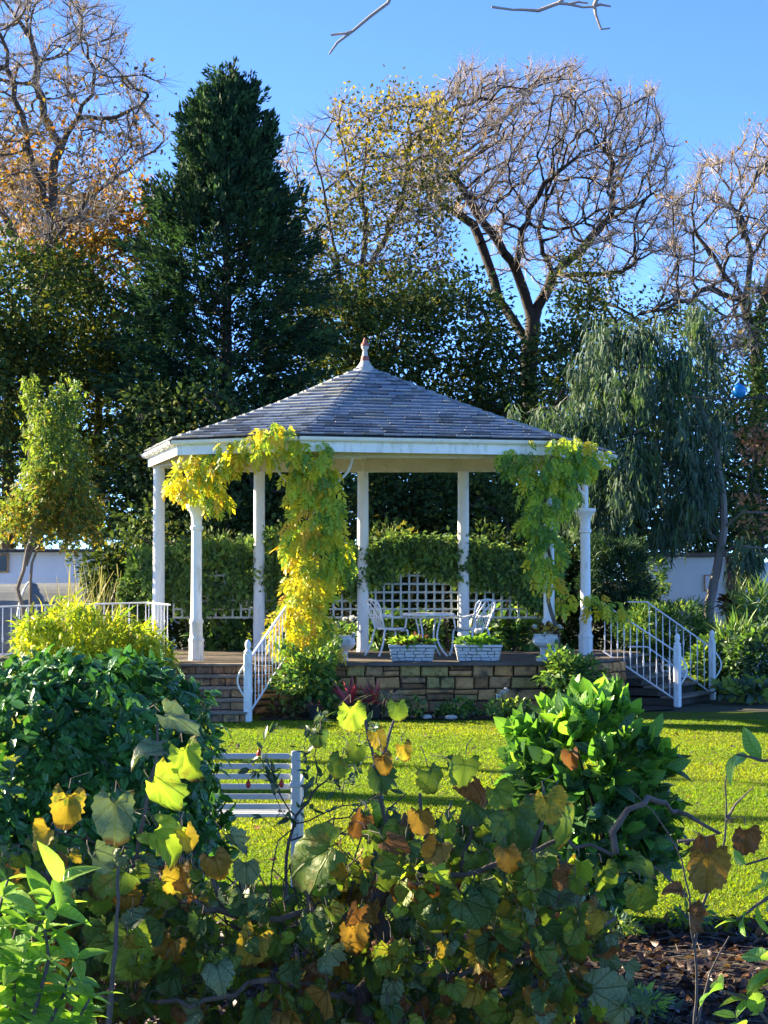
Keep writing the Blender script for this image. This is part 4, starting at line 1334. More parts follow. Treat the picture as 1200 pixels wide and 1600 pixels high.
# --- the big leafless oak, right of centre
YO = 66.0
o_base = at(826, 900, YO); o_base[2] = 0
trk = [[o_base, at(828, 700, YO), at(826, 560, YO), at(834, 500, YO), at(846, 466, YO), at(866, 430, YO)],
       [at(834, 500, YO), at(818, 462, YO), at(806, 420, YO - .5), at(790, 392, YO - 1), at(768, 366, YO - 1.2)],
       [at(828, 540, YO), at(785, 480, YO + 1), at(770, 438, YO + 1.2), at(756, 398, YO + 1.4), at(735, 350, YO + 1.5)],
       [at(866, 430, YO), at(850, 396, YO - 1), at(838, 360, YO - 1.2)],
       [at(866, 430, YO), at(906, 394, YO + 1), at(938, 350, YO + 1.2)],
       [at(866, 430, YO), at(930, 432, YO + .5), at(985, 420, YO)],
       [at(806, 420, YO - .5), at(812, 380, YO - 2), at(826, 330, YO - 2.4)],
       [at(768, 366, YO - 1.2), at(725, 300, YO - 1.6), at(690, 250, YO - 1.8), at(668, 205, YO - 1.8)], [at(735, 350, YO + 1.5), at(690, 315, YO + 1.6), at(655, 270, YO + 1.6)]]
def oak_attr(n):
    pts = []
    while len(pts) < n:
        x = RG.uniform(600, 1060) if RG.random() < .75 else RG.uniform(620, 790); y = RG.uniform(78, 480)
        # lumpy dome outline
        top = 108 + (abs(x - 838) / 212) ** 2.6 * 70 + 260 * max(0, abs(x - 838) / 212 - .85) ** 1.3 * 2 + 16 * math.sin(x * .041) + 11 * math.sin(x * .11)
        bot = 340 + 135 * max(0, 1 - abs(x - 880) / 150) + (60 if x > 900 else 0)
        if y < top or y > bot or x < 628 and y < 170: continue
        if RG.random() > 1.15 - .9 * (y - top) / 380: continue
        dm = 4.5 * math.sqrt(max(0, 1 - ((x - 838) / 235) ** 2)) + .5
        pts.append(at(x, y, YO + RG.uniform(-dm, dm)))
    return np.array(pts)
oak, OX, Op, Or, oe, od = bare('oak_tree', 'large leafless oak with spreading forked limbs behind the pavilion roof', trk, None, oak_attr(4200), .36, 4.5, .46, .017, M_['bark_oak'], 5, .7, .012, jit=.36, e=2.25, maxn=15000)
n = 700
pk = RG.choice(len(oe), n); foliage(oak, oe[pk], RG.normal(0, .6, (n, 3)) + (0, 0, -.5), RG.normal(0, 1, (n, 3)), .13 * RG.uniform(.6, 1.3, n), T_LF, GOLD, [.3, .2, .5], mass='last_leaves')

# --- bare tree at the right edge, clad in ivy
YR = 54.0
r_base = at(1178, 900, YR); r_base[2] = 0
trk = [[r_base, at(1182, 760, YR), at(1186, 620, YR), at(1178, 520, YR), at(1164, 470, YR), at(1128, 420, YR), at(1106, 380, YR)],
       [at(1164, 470, YR), at(1176, 400, YR), at(1160, 350, YR)], [at(1178, 520, YR), at(1205, 430, YR), at(1230, 350, YR)],
       [at(1164, 470, YR), at(1110, 448, YR - .5), at(1060, 478, YR - .7), at(1000, 490, YR - .9), at(950, 520, YR - 1)]]
def right_attr(n):
    pts = []
    while len(pts) < n:
        x = RG.uniform(1030, 1400); y = RG.uniform(180, 560)
        top = 200 + ((x - 1200) / 170) ** 2 * 100 + 8 * math.sin(x * .09)
        if y < top or (y > 480 and x < 1090): continue
        if x < 1060 and y < 300: continue
        pts.append(at(x, y, YR + RG.uniform(-4, 4)))
    return np.array(pts)
rt, RX, Rp, Rr_, re_, rd_ = bare('bare_tree', 'leafless ivy-trunked tree at the right edge of the picture', trk, None, right_attr(1700), .36, 4, .5, .017, M_['bark'], 6, .7, .011, jit=.36)
n = 900
pk = RG.choice(len(re_), n); foliage(rt, re_[pk], RG.normal(0, .6, (n, 3)) + (0, 0, -.5), RG.normal(0, 1, (n, 3)), .12 * RG.uniform(.6, 1.3, n), T_LF, GOLD, [.4, .2, .4], mass='last_leaves')
leafy_crown(rt, [(1184, 640, YR - .4, 22, 170, .5), (1180, 800, YR - .4, 26, 90, .5), (1186, 500, YR - .3, 18, 60, .4)], 130, 24, .35, .16, T_LF, IVY, [.3, .6, .1], shell=.3, mass='ivy')

# --- autumn tree at the left edge: bare top, some leaves held
YL = 52.0
l_base = at(40, 900, YL); l_base[2] = 0
trk = [[l_base, at(48, 700, YL), at(58, 560, YL), at(66, 440, YL), at(78, 330, YL), at(92, 228, YL)],
       [at(92, 228, YL), at(118, 186, YL - .5), at(140, 150, YL - .6), at(148, 108, YL - .6)], [at(92, 228, YL), at(70, 180, YL + .6), at(56, 130, YL + .8), at(50, 60, YL + 1)],
       [at(118, 186, YL - .5), at(180, 180, YL - .8), at(235, 150, YL - 1)], [at(78, 330, YL), at(40, 210, YL - 1), at(25, 150, YL - 1.2), at(10, 80, YL - 1.4)],
       [at(70, 400, YL), at(130, 320, YL + 1), at(200, 262, YL + 1.4), at(262, 220, YL + 1.6)], [at(66, 440, YL), at(0, 330, YL), at(-60, 260, YL)]]
def left_attr(n):
    pts = []
    while len(pts) < n:
        x = RG.uniform(-190, 245); y = RG.uniform(-70, 380)
        top = -40 + max(0, x - 60) ** 1.35 * .09
        if x > 200 and not 110 < y < 300: continue
        if y < top or (x - 20) ** 2 / 225 ** 2 + (y - 160) ** 2 / 250 ** 2 > 1: continue
        pts.append(at(x, y, YL + RG.uniform(-4, 4)))
    return np.array(pts)
lt_, LX, Lp, Lr, le, ld = bare('autumn_tree', 'tall half-bare autumn tree rising at the left edge', trk, None, left_attr(1900), .36, 4, .52, .015, M_['bark'], 6, .8, .011, jit=.32)
n = 2600
lo = le[(le[:, 2] < at(0, 150, YL)[2]) | (RG.random(len(le)) < .12)]
pk = RG.choice(len(lo), n); foliage(lt_, lo[pk] + RG.normal(0, .15, (n, 3)), RG.normal(0, .6, (n, 3)) + (0, 0, -.6), RG.normal(0, 1, (n, 3)), .15 * RG.uniform(.6, 1.3, n), T_LF, GOLD, [.4, .25, .35], mass='last_leaves')

# --- golden beech behind it
evergreen('beech_tree', 'golden-orange beech behind the tall autumn tree, left of the conifer', [(60, 330, 62, 110, 110, 3), (170, 340, 63, 70, 85, 3), (215, 330, 64, 45, 60, 2), (20, 260, 62, 70, 60, 3), (130, 420, 62, 110, 60, 3)], 270, 30, .75, .2, GOLD, [.45, .3, .25], [(60, 900, 62), (62, 600, 62), (70, 420, 62)], shell=.2)

# --- dark holm oak masses low at the left
evergreen('holm_oak', 'dark evergreen filling the left edge under the autumn tree', [(20, 470, 47, 95, 95, 2.5), (-40, 600, 47, 100, 150, 2.5), (60, 600, 48, 90, 120, 2.4), (20, 760, 47, 110, 100, 2.5)], 460, 46, .62, .17, HOLLY + [SEMI[0]], [.42, .3, .12, .16], [(10, 900, 47), (12, 700, 47), (14, 500, 47)])
evergreen('holly_tree', 'dark olive-flecked evergreen between the left edge and the conifer', [(160, 520, 50, 80, 90, 2.4), (190, 640, 50, 75, 110, 2.4), (150, 770, 50, 90, 90, 2.4), (110, 440, 51, 60, 50, 2)], 400, 44, .6, .16, HOLLY + [SEMI[0]], [.45, .3, .12, .13], [(150, 900, 50), (152, 700, 50), (156, 520, 50)])

# --- dark conifer
YC = 46.0
cb = at(350, 900, YC); cb[2] = 0
ct = thing('conifer_tree', 'tall dark pointed conifer left of the pavilion roof', 'tree', cb)
ztop = at(352, 122, YC)[2]
def sprays(C, axis, Ls, wid, per):
    """feathery pointed sprays of small leaves along short axes"""
    n = len(C)
    s0 = np.tile((np.arange(per) + .5) / per, n)[:, None]
    ax = np.repeat(axis, per, 0)
    r = RG.normal(0, 1, (n * per, 3)); r -= ax * (r * ax).sum(1, keepdims=True)
    P = np.repeat(C, per, 0) + ax * s0 * np.repeat(Ls, per)[:, None] + r * np.repeat(wid, per)[:, None] * (1.05 - s0) * .55
    return P, nrm(ax * .9 + nrm(r) * .6 + RG.normal(0, .2, P.shape)), r
nb = 3400
py_ = 150 + 730 * RG.random(nb) ** .85
hw = np.interp(py_, [140, 160, 185, 215, 250, 285, 330, 380, 450, 600, 760, 900], [3, 22, 40, 52, 56, 72, 98, 122, 136, 142, 140, 130])
th = RG.uniform(0, 2 * math.pi, nb)
tier = 1 + .16 * np.sin(py_ * .085 + 2 * np.sin(th)) + .10 * np.sin(3 * th + py_ * .03)
rad = hw * mpp(YC) * tier * RG.uniform(.1, 1.0, nb) ** .5
zz_ = 2 + (901 - py_) * mpp(YC)
C = np.stack((cb[0] + rad * np.cos(th), YC + rad * np.sin(th), zz_), -1)
ex = [at(352 + RG.normal(0, 4), 128 + 60 * RG.random(), YC + RG.normal(0, .1)) for _ in range(34)] + [at(388 + RG.normal(0, 5), 140 + 60 * RG.random(), YC + RG.normal(0, .1)) for _ in range(30)] + [at(325 + RG.normal(0, 5), 165 + 50 * RG.random(), YC) for _ in range(20)] + [at(412 + RG.normal(0, 5), 205 + 50 * RG.random(), YC) for _ in range(22)] + [at(300 + RG.normal(0, 5), 190 + 60 * RG.random(), YC) for _ in range(22)]
C = np.concatenate((C, np.array(ex)))
od_ = nrm((C - np.array((cb[0], YC, 0))) * np.array((1, 1, 0)) + 1e-6)
steep = np.clip((C[:, 2] - 6) / 7, .25, 1.0)[:, None]
axis = nrm(od_ * (1.05 - steep * .75) + np.array((0, 0, 1)) * (steep - .10) + RG.normal(0, .22, C.shape))
Ls = RG.uniform(.35, .85, len(C)) * (1.1 - .35 * steep[:, 0]); wid = RG.uniform(.12, .22, len(C))
P, D, Nn_ = sprays(C, axis, Ls, wid, 34)
ct_ = RG.choice(3, len(C), p=[.48, .30, .22]); mi = np.repeat(ct_, 34); sw = RG.random(len(mi)) < .3; mi[sw] = RG.choice(3, sw.sum(), p=[.5, .25, .25])
foliage(ct, P, D, Nn_ + np.array((0, 0, .4)), .15 * RG.uniform(.6, 1.3, len(P)), [t_rhomb(.42, .1, .25), t_rhomb(.34, .1, .3)], YEW, midx=mi, mass='crown', smooth=False)
m = MB(); m.tube([cb, cb + (0, 0, 4), cb + (.05, 0, 8), (cb[0] + .05, YC, ztop - .3)], [.28, .22, .12, .02], 8); m.build('trunk', M_['bark'], ct, True)
bi = RG.choice(nb, 260, replace=False)
A = np.stack((np.full(260, cb[0]), np.full(260, YC), C[bi, 2] - .5), -1)
edges_mesh('limbs', A, C[bi], np.full(260, .03), np.full(260, .01), [M_['bark']], 3, ct)

# --- half-leafy tree between conifer and oak
YS = 57.0
s_base = at(566, 900, YS); s_base[2] = 0
trk = [[s_base, at(566, 700, YS), at(564, 540, YS), at(566, 440, YS), at(572, 340, YS), at(566, 260, YS), at(572, 190, YS)],
       [at(564, 540, YS), at(530, 420, YS - .6), at(505, 320, YS - .8), at(495, 240, YS - 1)], [at(566, 440, YS), at(610, 350, YS + .8), at(640, 260, YS + 1), at(640, 190, YS + 1)],
       [at(530, 420, YS - .6), at(480, 340, YS - 1), at(462, 270, YS - 1)], [at(572, 340, YS), at(540, 260, YS - .5), at(530, 190, YS - .6)]]
def semi_attr(n):
    pts = []
    while len(pts) < n:
        x = RG.uniform(430, 705); y = RG.uniform(135, 500)
        top = 150 + ((x - 600) / 150) ** 2 * 60 - 18 * math.exp(-((x - 625) / 16) ** 2) + 10 * math.sin(x * .08)
        if x < 520: top = max(top, 168 + (520 - x) * .4)
        if y < top or x < 440 and y < 230: continue
        pts.append(at(x, y, YS + RG.uniform(-3, 3)))
    return np.array(pts)
st_, SX, Sp_, Sr, se, sd = bare('half_leafy_tree', 'upright thin-leaved tree between the conifer and the leafless oak', trk, None, semi_attr(1700), .34, 4, .5, .014, M_['bark'], 5, .65, .010, trop=(0, 0, .22), jit=.25)
pxs = 600 + FPX * se[:, 0] / se[:, 1]
cand = np.nonzero((pxs > 530) | (se[:, 2] < at(0, 290, YS)[2]))[0]
n = 9000
pk = RG.choice(cand, n)
mi = np.where(RG.random(n) < np.clip((se[pk, 2] - at(0, 330, YS)[2]) / 3.5, .05, .6), 1, np.where(RG.random(n) < .45, 0, 2))
foliage(st_, se[pk] + RG.normal(0, .2, (n, 3)), RG.normal(0, .6, (n, 3)) + (0, 0, -.3), RG.normal(0, 1, (n, 3)), .15 * RG.uniform(.6, 1.3, n), T_LF, SEMI, midx=mi, mass='crown', smooth=False)

# --- dark evergreens behind the pavilion roof
evergreen('holm_oak', 'dark evergreen directly behind the pavilion finial', [(530, 500, 52, 90, 80, 2.4), (620, 520, 52, 90, 95, 2.6), (560, 640, 52, 110, 110, 2.6), (640, 740, 52, 120, 110, 2.6)], 520, 44, .55, .16, HOLLY, [.55, .33, .12], [(590, 900, 52), (590, 700, 52), (580, 560, 52)])
evergreen('holly_tree', 'dark evergreen below the oak fork, right of the finial', [(720, 510, 53, 80, 90, 2.4), (870, 560, 53, 66, 60, 2.0), (905, 505, 54, 46, 46, 1.6), (770, 600, 53, 75, 110, 2.4), (700, 660, 53, 90, 110, 2.4), (810, 720, 53, 90, 120, 2.4)], 430, 44, .55, .16, HOLLY, [.55, .35, .10], [(750, 900, 53), (752, 700, 53), (745, 560, 53)])
evergreen('yew_hedge_tree', 'low dark evergreen behind the left pavilion bays', [(300, 690, 44, 130, 120, 2.2), (420, 740, 44, 110, 130, 2.2), (330, 830, 43, 160, 70, 2)], 400, 44, .5, .15, HOLLY, [.65, .28, .07], [(340, 900, 44), (342, 780, 44), (345, 680, 44)])
evergreen('laurel_tree', 'low dark evergreen behind the central pavilion bays', [(560, 800, 43, 120, 80, 2), (690, 800, 43, 110, 80, 2), (800, 820, 42, 90, 80, 2)], 380, 44, .48, .15, HOLLY, [.6, .32, .08], [(640, 900, 43), (640, 860, 43), (640, 800, 43)])

# --- weeping gum tree
YE = 36.5
e_base = at(1105, 960, YE); e_base[2] = 0
et = thing('gum_tree', 'grey-green weeping gum tree right of the pavilion', 'tree', e_base)
eb = [(985, 590, YE, 60, 40, 1.2), (1060, 650, YE, 50, 60, 1.2), (920, 640, YE + .5, 60, 50, 1.2), (860, 655, YE + .8, 55, 36, 1.0), (805, 640, YE + 1, 30, 20, .6), (990, 720, YE, 70, 60, 1.3), (1085, 740, YE - .2, 40, 60, 1.0), (930, 740, YE + .6, 50, 45, 1.0), (1000, 520, YE + .3, 50, 36, 1.0), (1060, 560, YE, 40, 40, .9), (1090, 480, YE + .3, 30, 30, .6), (925, 560, YE + .5, 36, 36, .8), (870, 710, YE + .8, 36, 30, .8), (895, 775, YE + .8, 36, 30, .8), (950, 510, YE + .5, 40, 26, .8), (1105, 530, YE + .4, 30, 26, .6), (1120, 580, YE + .4, 24, 30, .5), (1165, 850, YE, 30, 35, .7), (960, 800, YE + .5, 40, 25, .8), (1050, 800, YE, 45, 25, .8), (1120, 650, YE + .2, 20, 40, .5)]
_, EC = leafy_crown(et, eb, 660, 34, .17, .20, T_GUM, EUC, [.36, .44, .20], shell=.15, droop=1.7, squash=.9, hang=.62, up=.0)
m = MB(); m.tube(dense([e_base, at(1108, 945, YE), at(1120, 890, YE), at(1131, 830, YE), at(1130, 780, YE), at(1118, 700, YE), at(1080, 600, YE)], .3), [.11 - .004 * i for i in range(len(dense([e_base, at(1108, 945, YE), at(1120, 890, YE), at(1131, 830, YE), at(1130, 780, YE), at(1118, 700, YE), at(1080, 600, YE)], .3)))], 8); m.build('trunk', M_['bark_pale'], et, True)
limbs(et, dense([at(1130, 800, YE), at(1122, 700, YE), at(1080, 610, YE), at(1030, 560, YE)], .4), EC[RG.choice(len(EC), 140, replace=False)], .012, M_['bark_pale'], 'limbs', 4, .3)
for pts in ([at(1131, 825, YE), at(1160, 800, YE - .4), at(1230, 802, YE - .6)], [at(1125, 868, YE), at(1150, 852, YE - .3), at(1235, 862, YE - .5)], [at(1128, 850, YE), at(1100, 825, YE + .2), at(1080, 790, YE + .3)]):
    m = MB(); m.tube(pts, [.03, .022, .012], 5); m.build('limb', M_['bark_pale'], et, True)
# peach-leaved shrub tree behind it at the right edge
evergreen('acer_tree', 'small peach-orange leaved tree at the right edge behind the gum trunk', [(1175, 800, 39, 50, 30, .9), (1190, 690, 40, 50, 60, 1.0), (1185, 840, 39, 40, 25, .8)], 70, 14, .3, .12, [leafm('acer leaf peach', (.42, .20, .10), (.52, .28, .15), .45, .5, tcol=(1.4, 1.1, .9)), HOLLY[0], HOLLY[2]], [.5, .25, .25], [(1195, 930, 39), (1192, 840, 39), (1185, 760, 39)], r0=.008, shell=.1)
evergreen('holly_tree', 'dark evergreen filling the gap behind the gum tree', [(940, 680, 47, 120, 130, 2.2), (1060, 700, 47, 110, 140, 2.2), (1020, 830, 46, 190, 60, 2), (1120, 815, 46, 90, 60, 1.6), (1130, 640, 48, 40, 60, 1.2), (900, 800, 46, 90, 90, 2), (1190, 760, 48, 60, 130, 2)], 560, 40, .55, .16, HOLLY + [EUC[1]], [.42, .30, .08, .20], [(1000, 900, 47), (1000, 800, 47), (1000, 680, 47)])
evergreen('ash_tree', 'thin dark-leaved tree filling the gap between the oak trunk and gum', [(935, 470, 58, 60, 50, 2), (985, 530, 58, 70, 60, 2), (1050, 500, 58, 55, 50, 2), (1100, 560, 58, 50, 70, 2), (900, 430, 58, 36, 40, 1.5), (1150, 560, 58, 40, 60, 1.5)], 330, 13, .6, .15, HOLLY + [SEMI[2]], [.4, .25, .1, .25], [(1000, 900, 58), (1000, 700, 58), (990, 560, 58)], r0=.02, shell=.0)
evergreen('holm_oak', 'dark evergreen beyond the right picture edge', [(1300, 620, 50, 90, 110, 2.2), (1360, 740, 50, 100, 120, 2.2), (1280, 800, 50, 80, 80, 2)], 260, 40, .6, .17, HOLLY, [.5, .35, .15], [(1320, 900, 50), (1320, 760, 50), (1315, 640, 50)])
# blue ball caught in the branches
bc = at(1155, 611, YE - 1.2)
bo = thing('blue_ball', 'bright blue plastic ball caught in the bare branches at right', 'ball', bc)
m = MB(); m.lathe([(.005, -.13), (.06, -.118), (.10, -.085), (.126, -.03), (.128, .02), (.11, .07), (.07, .112), (.02, .13), (.012, .15)], bc, 18); m.build('ball', M_['blueball'], bo, True)
m = MB(); m.tube([bc + (0, 0, .14), bc + (.05, 0, .4), bc + (.12, .1, .8)], .006, 4); m.build('string', M_['stem_dark'], bo)
m = MB(); m.tube([bc + (-1.0, .05, -.10), bc + (-.3, 0, -.155), bc + (.4, .05, -.12), bc + (1.2, .1, -.05)], [.012, .02, .028, .04], 5); m.build('holding_branch', M_['bark'], bo, True)

# --- small corkscrew tree at left, lit by the sun
YK = 33.0
k_base = at(45, 960, YK); k_base[2] = 0
kt = thing('corkscrew_tree', 'small yellow-green corkscrew-leaved tree in front of the outbuilding', 'tree', k_base)
kb = [(80, 660, YK, 42, 60, .9), (90, 740, YK, 58, 70, 1.0), (60, 790, YK, 50, 50, .9), (125, 800, YK, 38, 60, .8), (48, 610, YK, 12, 30, .3), (108, 620, YK, 24, 30, .5), (20, 800, YK, 30, 40, .6)]
C, _, _, u = in_blobs(kb, 560, .3)
per = 26
P = np.repeat(C, per, 0); U = np.repeat(u, per, 0)
tt = np.tile(np.arange(per) / per, len(C)); ph = np.repeat(RG.uniform(0, 6, len(C)), per)
P = P + np.stack((.05 * np.sin(tt * 9 + ph), .05 * np.cos(tt * 8 + ph), .18 - .45 * tt), -1) + RG.normal(0, .02, P.shape)
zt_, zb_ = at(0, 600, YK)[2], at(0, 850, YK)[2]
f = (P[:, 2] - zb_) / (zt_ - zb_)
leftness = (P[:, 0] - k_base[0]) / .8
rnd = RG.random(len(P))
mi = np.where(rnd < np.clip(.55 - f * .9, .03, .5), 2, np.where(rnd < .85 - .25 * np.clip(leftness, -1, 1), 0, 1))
foliage(kt, P, RG.normal(0, .5, P.shape) + (0, 0, -.7), RG.normal(0, 1, P.shape), .10 * RG.uniform(.6, 1.4, len(P)), [t_strap(.25, 3, .6), t_rhomb(.4, .2, .5)], LACE, midx=mi, mass='crown', smooth=False)
for pts, r in (([k_base, at(35, 950, YK), at(28, 920, YK), at(44, 860, YK), at(60, 800, YK), at(72, 700, YK), at(70, 640, YK)], .055), ([k_base, at(48, 940, YK), at(50, 880, YK), at(62, 850, YK), at(90, 832, YK), at(110, 760, YK)], .045), ([at(40, 880, YK), at(60, 830, YK), at(48, 760, YK), at(45, 660, YK), at(47, 600, YK)], .03)):
    pp = dense(pts, .25); pp = [p + RG.normal(0, .02, 3) for p in pp]
    m = MB(); m.tube(pp, list(np.linspace(r, .01, len(pp))), 7); m.build('trunk', M_['bark_pale'], kt, True)
limbs(kt, dense([at(55, 840, YK), at(72, 720, YK), at(72, 650, YK)], .25), C[RG.choice(len(C), 150, replace=False)], .006, M_['bark_pale'], 'limbs', 4, .2)

# --- twigs hanging in from above the frame
def overhang(label, stems, Y):
    b0 = at(stems[0][0][0], stems[0][0][1], Y)
    t = thing('overhanging_branch', label, 'branch', b0)
    for s in stems:
        pts = [at(q[0], q[1], Y) for q in s]
        pts = [p + RG.normal(0, .002, 3) for p in dense(pts, .03)]
        m = MB(); r0 = s[0][2] if len(s[0]) > 2 else .006
        m.tube(pts, list(np.linspace(r0, .0022, len(pts)) + np.abs(RG.normal(0, .0006, len(pts)))), 6); m.build('twig', M_['twig'], t, True)
        for i in range(2, len(pts) - 1, 3):
            if RG.random() < .5:
                m = MB(); d = RG.normal(0, 1, 3); d /= np.linalg.norm(d)
                m.tube([pts[i], pts[i] + d * .008, pts[i] + d * .014], [.0035, .004, .001], 5); m.build('bud', M_['stem_dark'], t)
overhang('bare twig slanting in at the top, left of centre', [[(640, -60, .007), (606, 4), (580, 26), (553, 48), (525, 64), (514, 86)], [(553, 48, .003), (540, 50), (519, 54)]], 5.0)
overhang('forked bare twig hanging in at the top, right of centre', [[(960, -60, .009), (900, -20), (872, 4), (840, 14), (800, 14), (769, 11)], [(960, -60, .008), (935, -10), (928, 8), (932, 24), (938, 44), (953, 44)], [(928, 8, .004), (940, 8), (954, 8)], [(872, 4, .004), (890, 6), (910, 13), (928, 10)], [(890, 6, .003), (905, 2), (918, 4)]], 5.0)

# ------------------------------------------------------------------ climbers, hedges, borders
T_FR = [t_frond(i, 4) for i in range(5)]


def climber(label, path, clusters, n_ind=300, seed=0, size=.23, green=None):
    """golden wisteria: woody stem plus drooping pinnate leaves; clusters = (px, py, Y, rx_px, rz_px, n, palette weights)"""
    t = thing('wisteria', label, 'climber', at(*path[0]))
    for pth in [path]:
        pts = dense([at(*q) for q in pth], .15)
        pts = [p + np.array((.05 * math.sin(i * .9), .05 * math.cos(i * .9), 0)) for i, p in enumerate(pts)]
        m = MB(); m.tube(pts, list(np.linspace(.035, .012, len(pts))), 6); m.build('stem', M_['stem_grey'], t, True)
    Ps, Ms, Ds = [], [], []
    for (px, py, Y, rx, rz, n, w) in clusters:
        c, r = blob3((px, py, Y, rx, rz, rx * mpp(Y) * .8))
        u = sphere(n); rad = RG.uniform(.55, 1.0, (n, 1))
        p = c + u * rad * r
        Ps.append(p); Ds.append(u * .45 + RG.normal(0, .3, (n, 3)) + np.array((0, -.25, -.85)))
        w = np.array(w, float); Ms.append(RG.choice(4, n, p=w / w.sum()))
    P = np.concatenate(Ps); D = np.concatenate(Ds); mi = np.concatenate(Ms)
    n = len(P)
    foliage(t, P, D, RG.normal(0, .35, (n, 3)) + np.array((0, -.55, .8)), size * RG.uniform(.6, 1.25, n), T_FR, WIST, midx=mi, n_ind=n_ind, part='leaf_spray', mass='foliage', smooth=False)
    return t

YEL = (6, 3, .4, 1.6); LIM = (4, 5, 1.2, .6); GRN = (.4, 4.5, 4.5, .05); DGR = (.1, 1.5, 6, 0)
climber('golden wisteria over the capital of the left ornate column', [(318, 780, 28.9), (330, 740, 28.7), (345, 700, 28.4), (420, 690, 28.0), (440, 670, 27.7)],
        [(300, 735, 28.6, 34, 36, 60, YEL), (280, 755, 28.6, 24, 18, 26, YEL), (335, 720, 28.4, 40, 26, 60, LIM), (330, 765, 28.7, 22, 24, 30, LIM), (360, 700, 28.2, 30, 18, 34, YEL), (385, 692, 28.0, 28, 16, 26, LIM), (412, 700, 27.8, 20, 24, 22, LIM), (425, 672, 27.6, 24, 16, 24, LIM), (445, 668, 27.55, 22, 10, 14, YEL), (345, 780, 28.9, 14, 14, 12, GRN)], 250, size=.20)
climber('thick golden wisteria hanging down the column left of the planters', [(500, 1030, 28.35), (490, 960, 28.3), (480, 860, 28.3), (490, 760, 28.2), (480, 690, 27.7)],
        [(485, 705, 27.7, 34, 26, 50, LIM), (460, 700, 27.7, 20, 20, 20, LIM), (490, 735, 27.9, 34, 36, 64, LIM), (470, 750, 28.0, 30, 36, 46, LIM), (518, 790, 28.0, 22, 46, 46, GRN), (490, 800, 28.1, 40, 44, 90, YEL), (468, 850, 28.1, 26, 44, 60, YEL), (506, 850, 28.1, 30, 44, 66, LIM), (535, 860, 28.2, 18, 40, 34, GRN), (478, 905, 28.1, 32, 40, 70, YEL), (505, 905, 28.1, 26, 30, 40, LIM), (465, 950, 28.1, 36, 34, 70, YEL), (490, 975, 28.2, 36, 36, 70, LIM), (470, 1005, 28.1, 36, 28, 60, YEL), (505, 1015, 28.2, 26, 22, 34, YEL), (440, 985, 28.0, 18, 22, 20, YEL)], 300, size=.20)
climber('greener wisteria over the right front column and eave', [(870, 1030, 28.8), (862, 940, 28.75), (852, 840, 28.7), (850, 740, 28.6), (880, 690, 28.4)],
        [(845, 730, 28.4, 44, 26, 80, GRN), (800, 716, 28.4, 26, 18, 30, GRN), (893, 722, 28.5, 32, 24, 50, GRN), (920, 716, 28.9, 22, 18, 26, LIM), (855, 770, 28.5, 42, 28, 70, GRN), (890, 765, 28.6, 16, 26, 24, GRN), (848, 815, 28.6, 30, 30, 60, GRN), (858, 855, 28.6, 26, 28, 44, GRN), (845, 880, 28.6, 20, 20, 28, LIM), (860, 905, 28.6, 14, 16, 16, LIM), (880, 686, 28.3, 22, 7, 16, LIM), (906, 690, 28.6, 20, 6, 10, LIM), (940, 700, 29.4, 10, 8, 6, LIM), (885, 935, 29.0, 20, 10, 12, LIM), (928, 940, 29.4, 24, 14, 20, LIM), (958, 950, 29.6, 20, 14, 16, LIM), (978, 950, 29.8, 8, 8, 5, LIM), (823, 690, 28.3, 8, 5, 2, LIM)], 300, size=.19)

# evergreen climber along the trellis
hd_ = thing('climber_hedge', 'dense green climber mounded along the lattice behind the pavilion', 'hedge', (-.5, 32.75, 0))
nC = 820
cx_ = RG.uniform(-4.0, 3.0, nC)
top = 2.62 + .10 * np.sin(cx_ * 2.1) + .06 * np.sin(cx_ * 5.3)
bot = 1.75 + .22 * np.sin(cx_ * 1.3 + .6) + .12 * np.sin(cx_ * 4.1) - .35 * (cx_ < -2.6)
bot = np.where((cx_ > -1.6) & (cx_ < 1.4), bot + .12, bot)
cz_ = bot + (top - bot) * RG.random(nC) ** .85
C = np.stack((cx_, RG.uniform(32.26, 32.62, nC), cz_), -1)
per = 34
P = np.repeat(C, per, 0) + ball(nC * per) * np.array((.16, .16, .15)) + np.array((0, 0, -.08)) * RG.random((nC * per, 1))
mi = np.repeat(RG.choice(3, nC, p=[.5, .3, .2]), per); sw = RG.random(len(mi)) < .3; mi[sw] = RG.choice(3, sw.sum(), p=[.5, .35, .15])
foliage(hd_, P, RG.normal(0, .5, P.shape) + (0, -.4, -.5), RG.normal(0, .4, P.shape) + (0, -.7, .6),   .10 * RG.uniform(.6, 1.3, len(P)), T_LF, IVY, midx=mi, mass='crown', smooth=False)
m = MB()
for x in np.arange(-3.9, 3.0, .55):
    pts = [(x, 32.75, 0), (x + .05, 32.72, .8), (x - .06, 32.7, 1.5), (x + .1, 32.72, 2.4)]
    m.tube(pts, [.03, .025, .02, .01], 5)
m.build('stems', M_['bark'], hd_, True)['kind'] = 'stuff'


# dark hedge behind the lattice
evergreen('privet_hedge', 'low dark hedge closing the view behind the white lattice', [(200, 905, 35.5, 70, 60, .6), (330, 900, 35.5, 90, 70, .6), (470, 900, 35.5, 90, 70, .6), (610, 900, 35.5, 90, 72, .6), (750, 900, 35.5, 90, 70, .6), (880, 905, 35.5, 80, 66, .6), (210, 985, 35.3, 60, 60, .5), (330, 985, 35.3, 80, 60, .5), (470, 985, 35.3, 80, 60, .5), (610, 985, 35.3, 80, 60, .5), (750, 985, 35.3, 80, 60, .5), (890, 985, 35.3, 80, 70, .5), (990, 975, 35.3, 50, 60, .5)], 1150, 40, .34, .12, HOLLY, [.55, .35, .1], [(560, 960, 35.5), (560, 930, 35.5), (560, 900, 35.5)], r0=.006, cat='hedge', shell=.3)


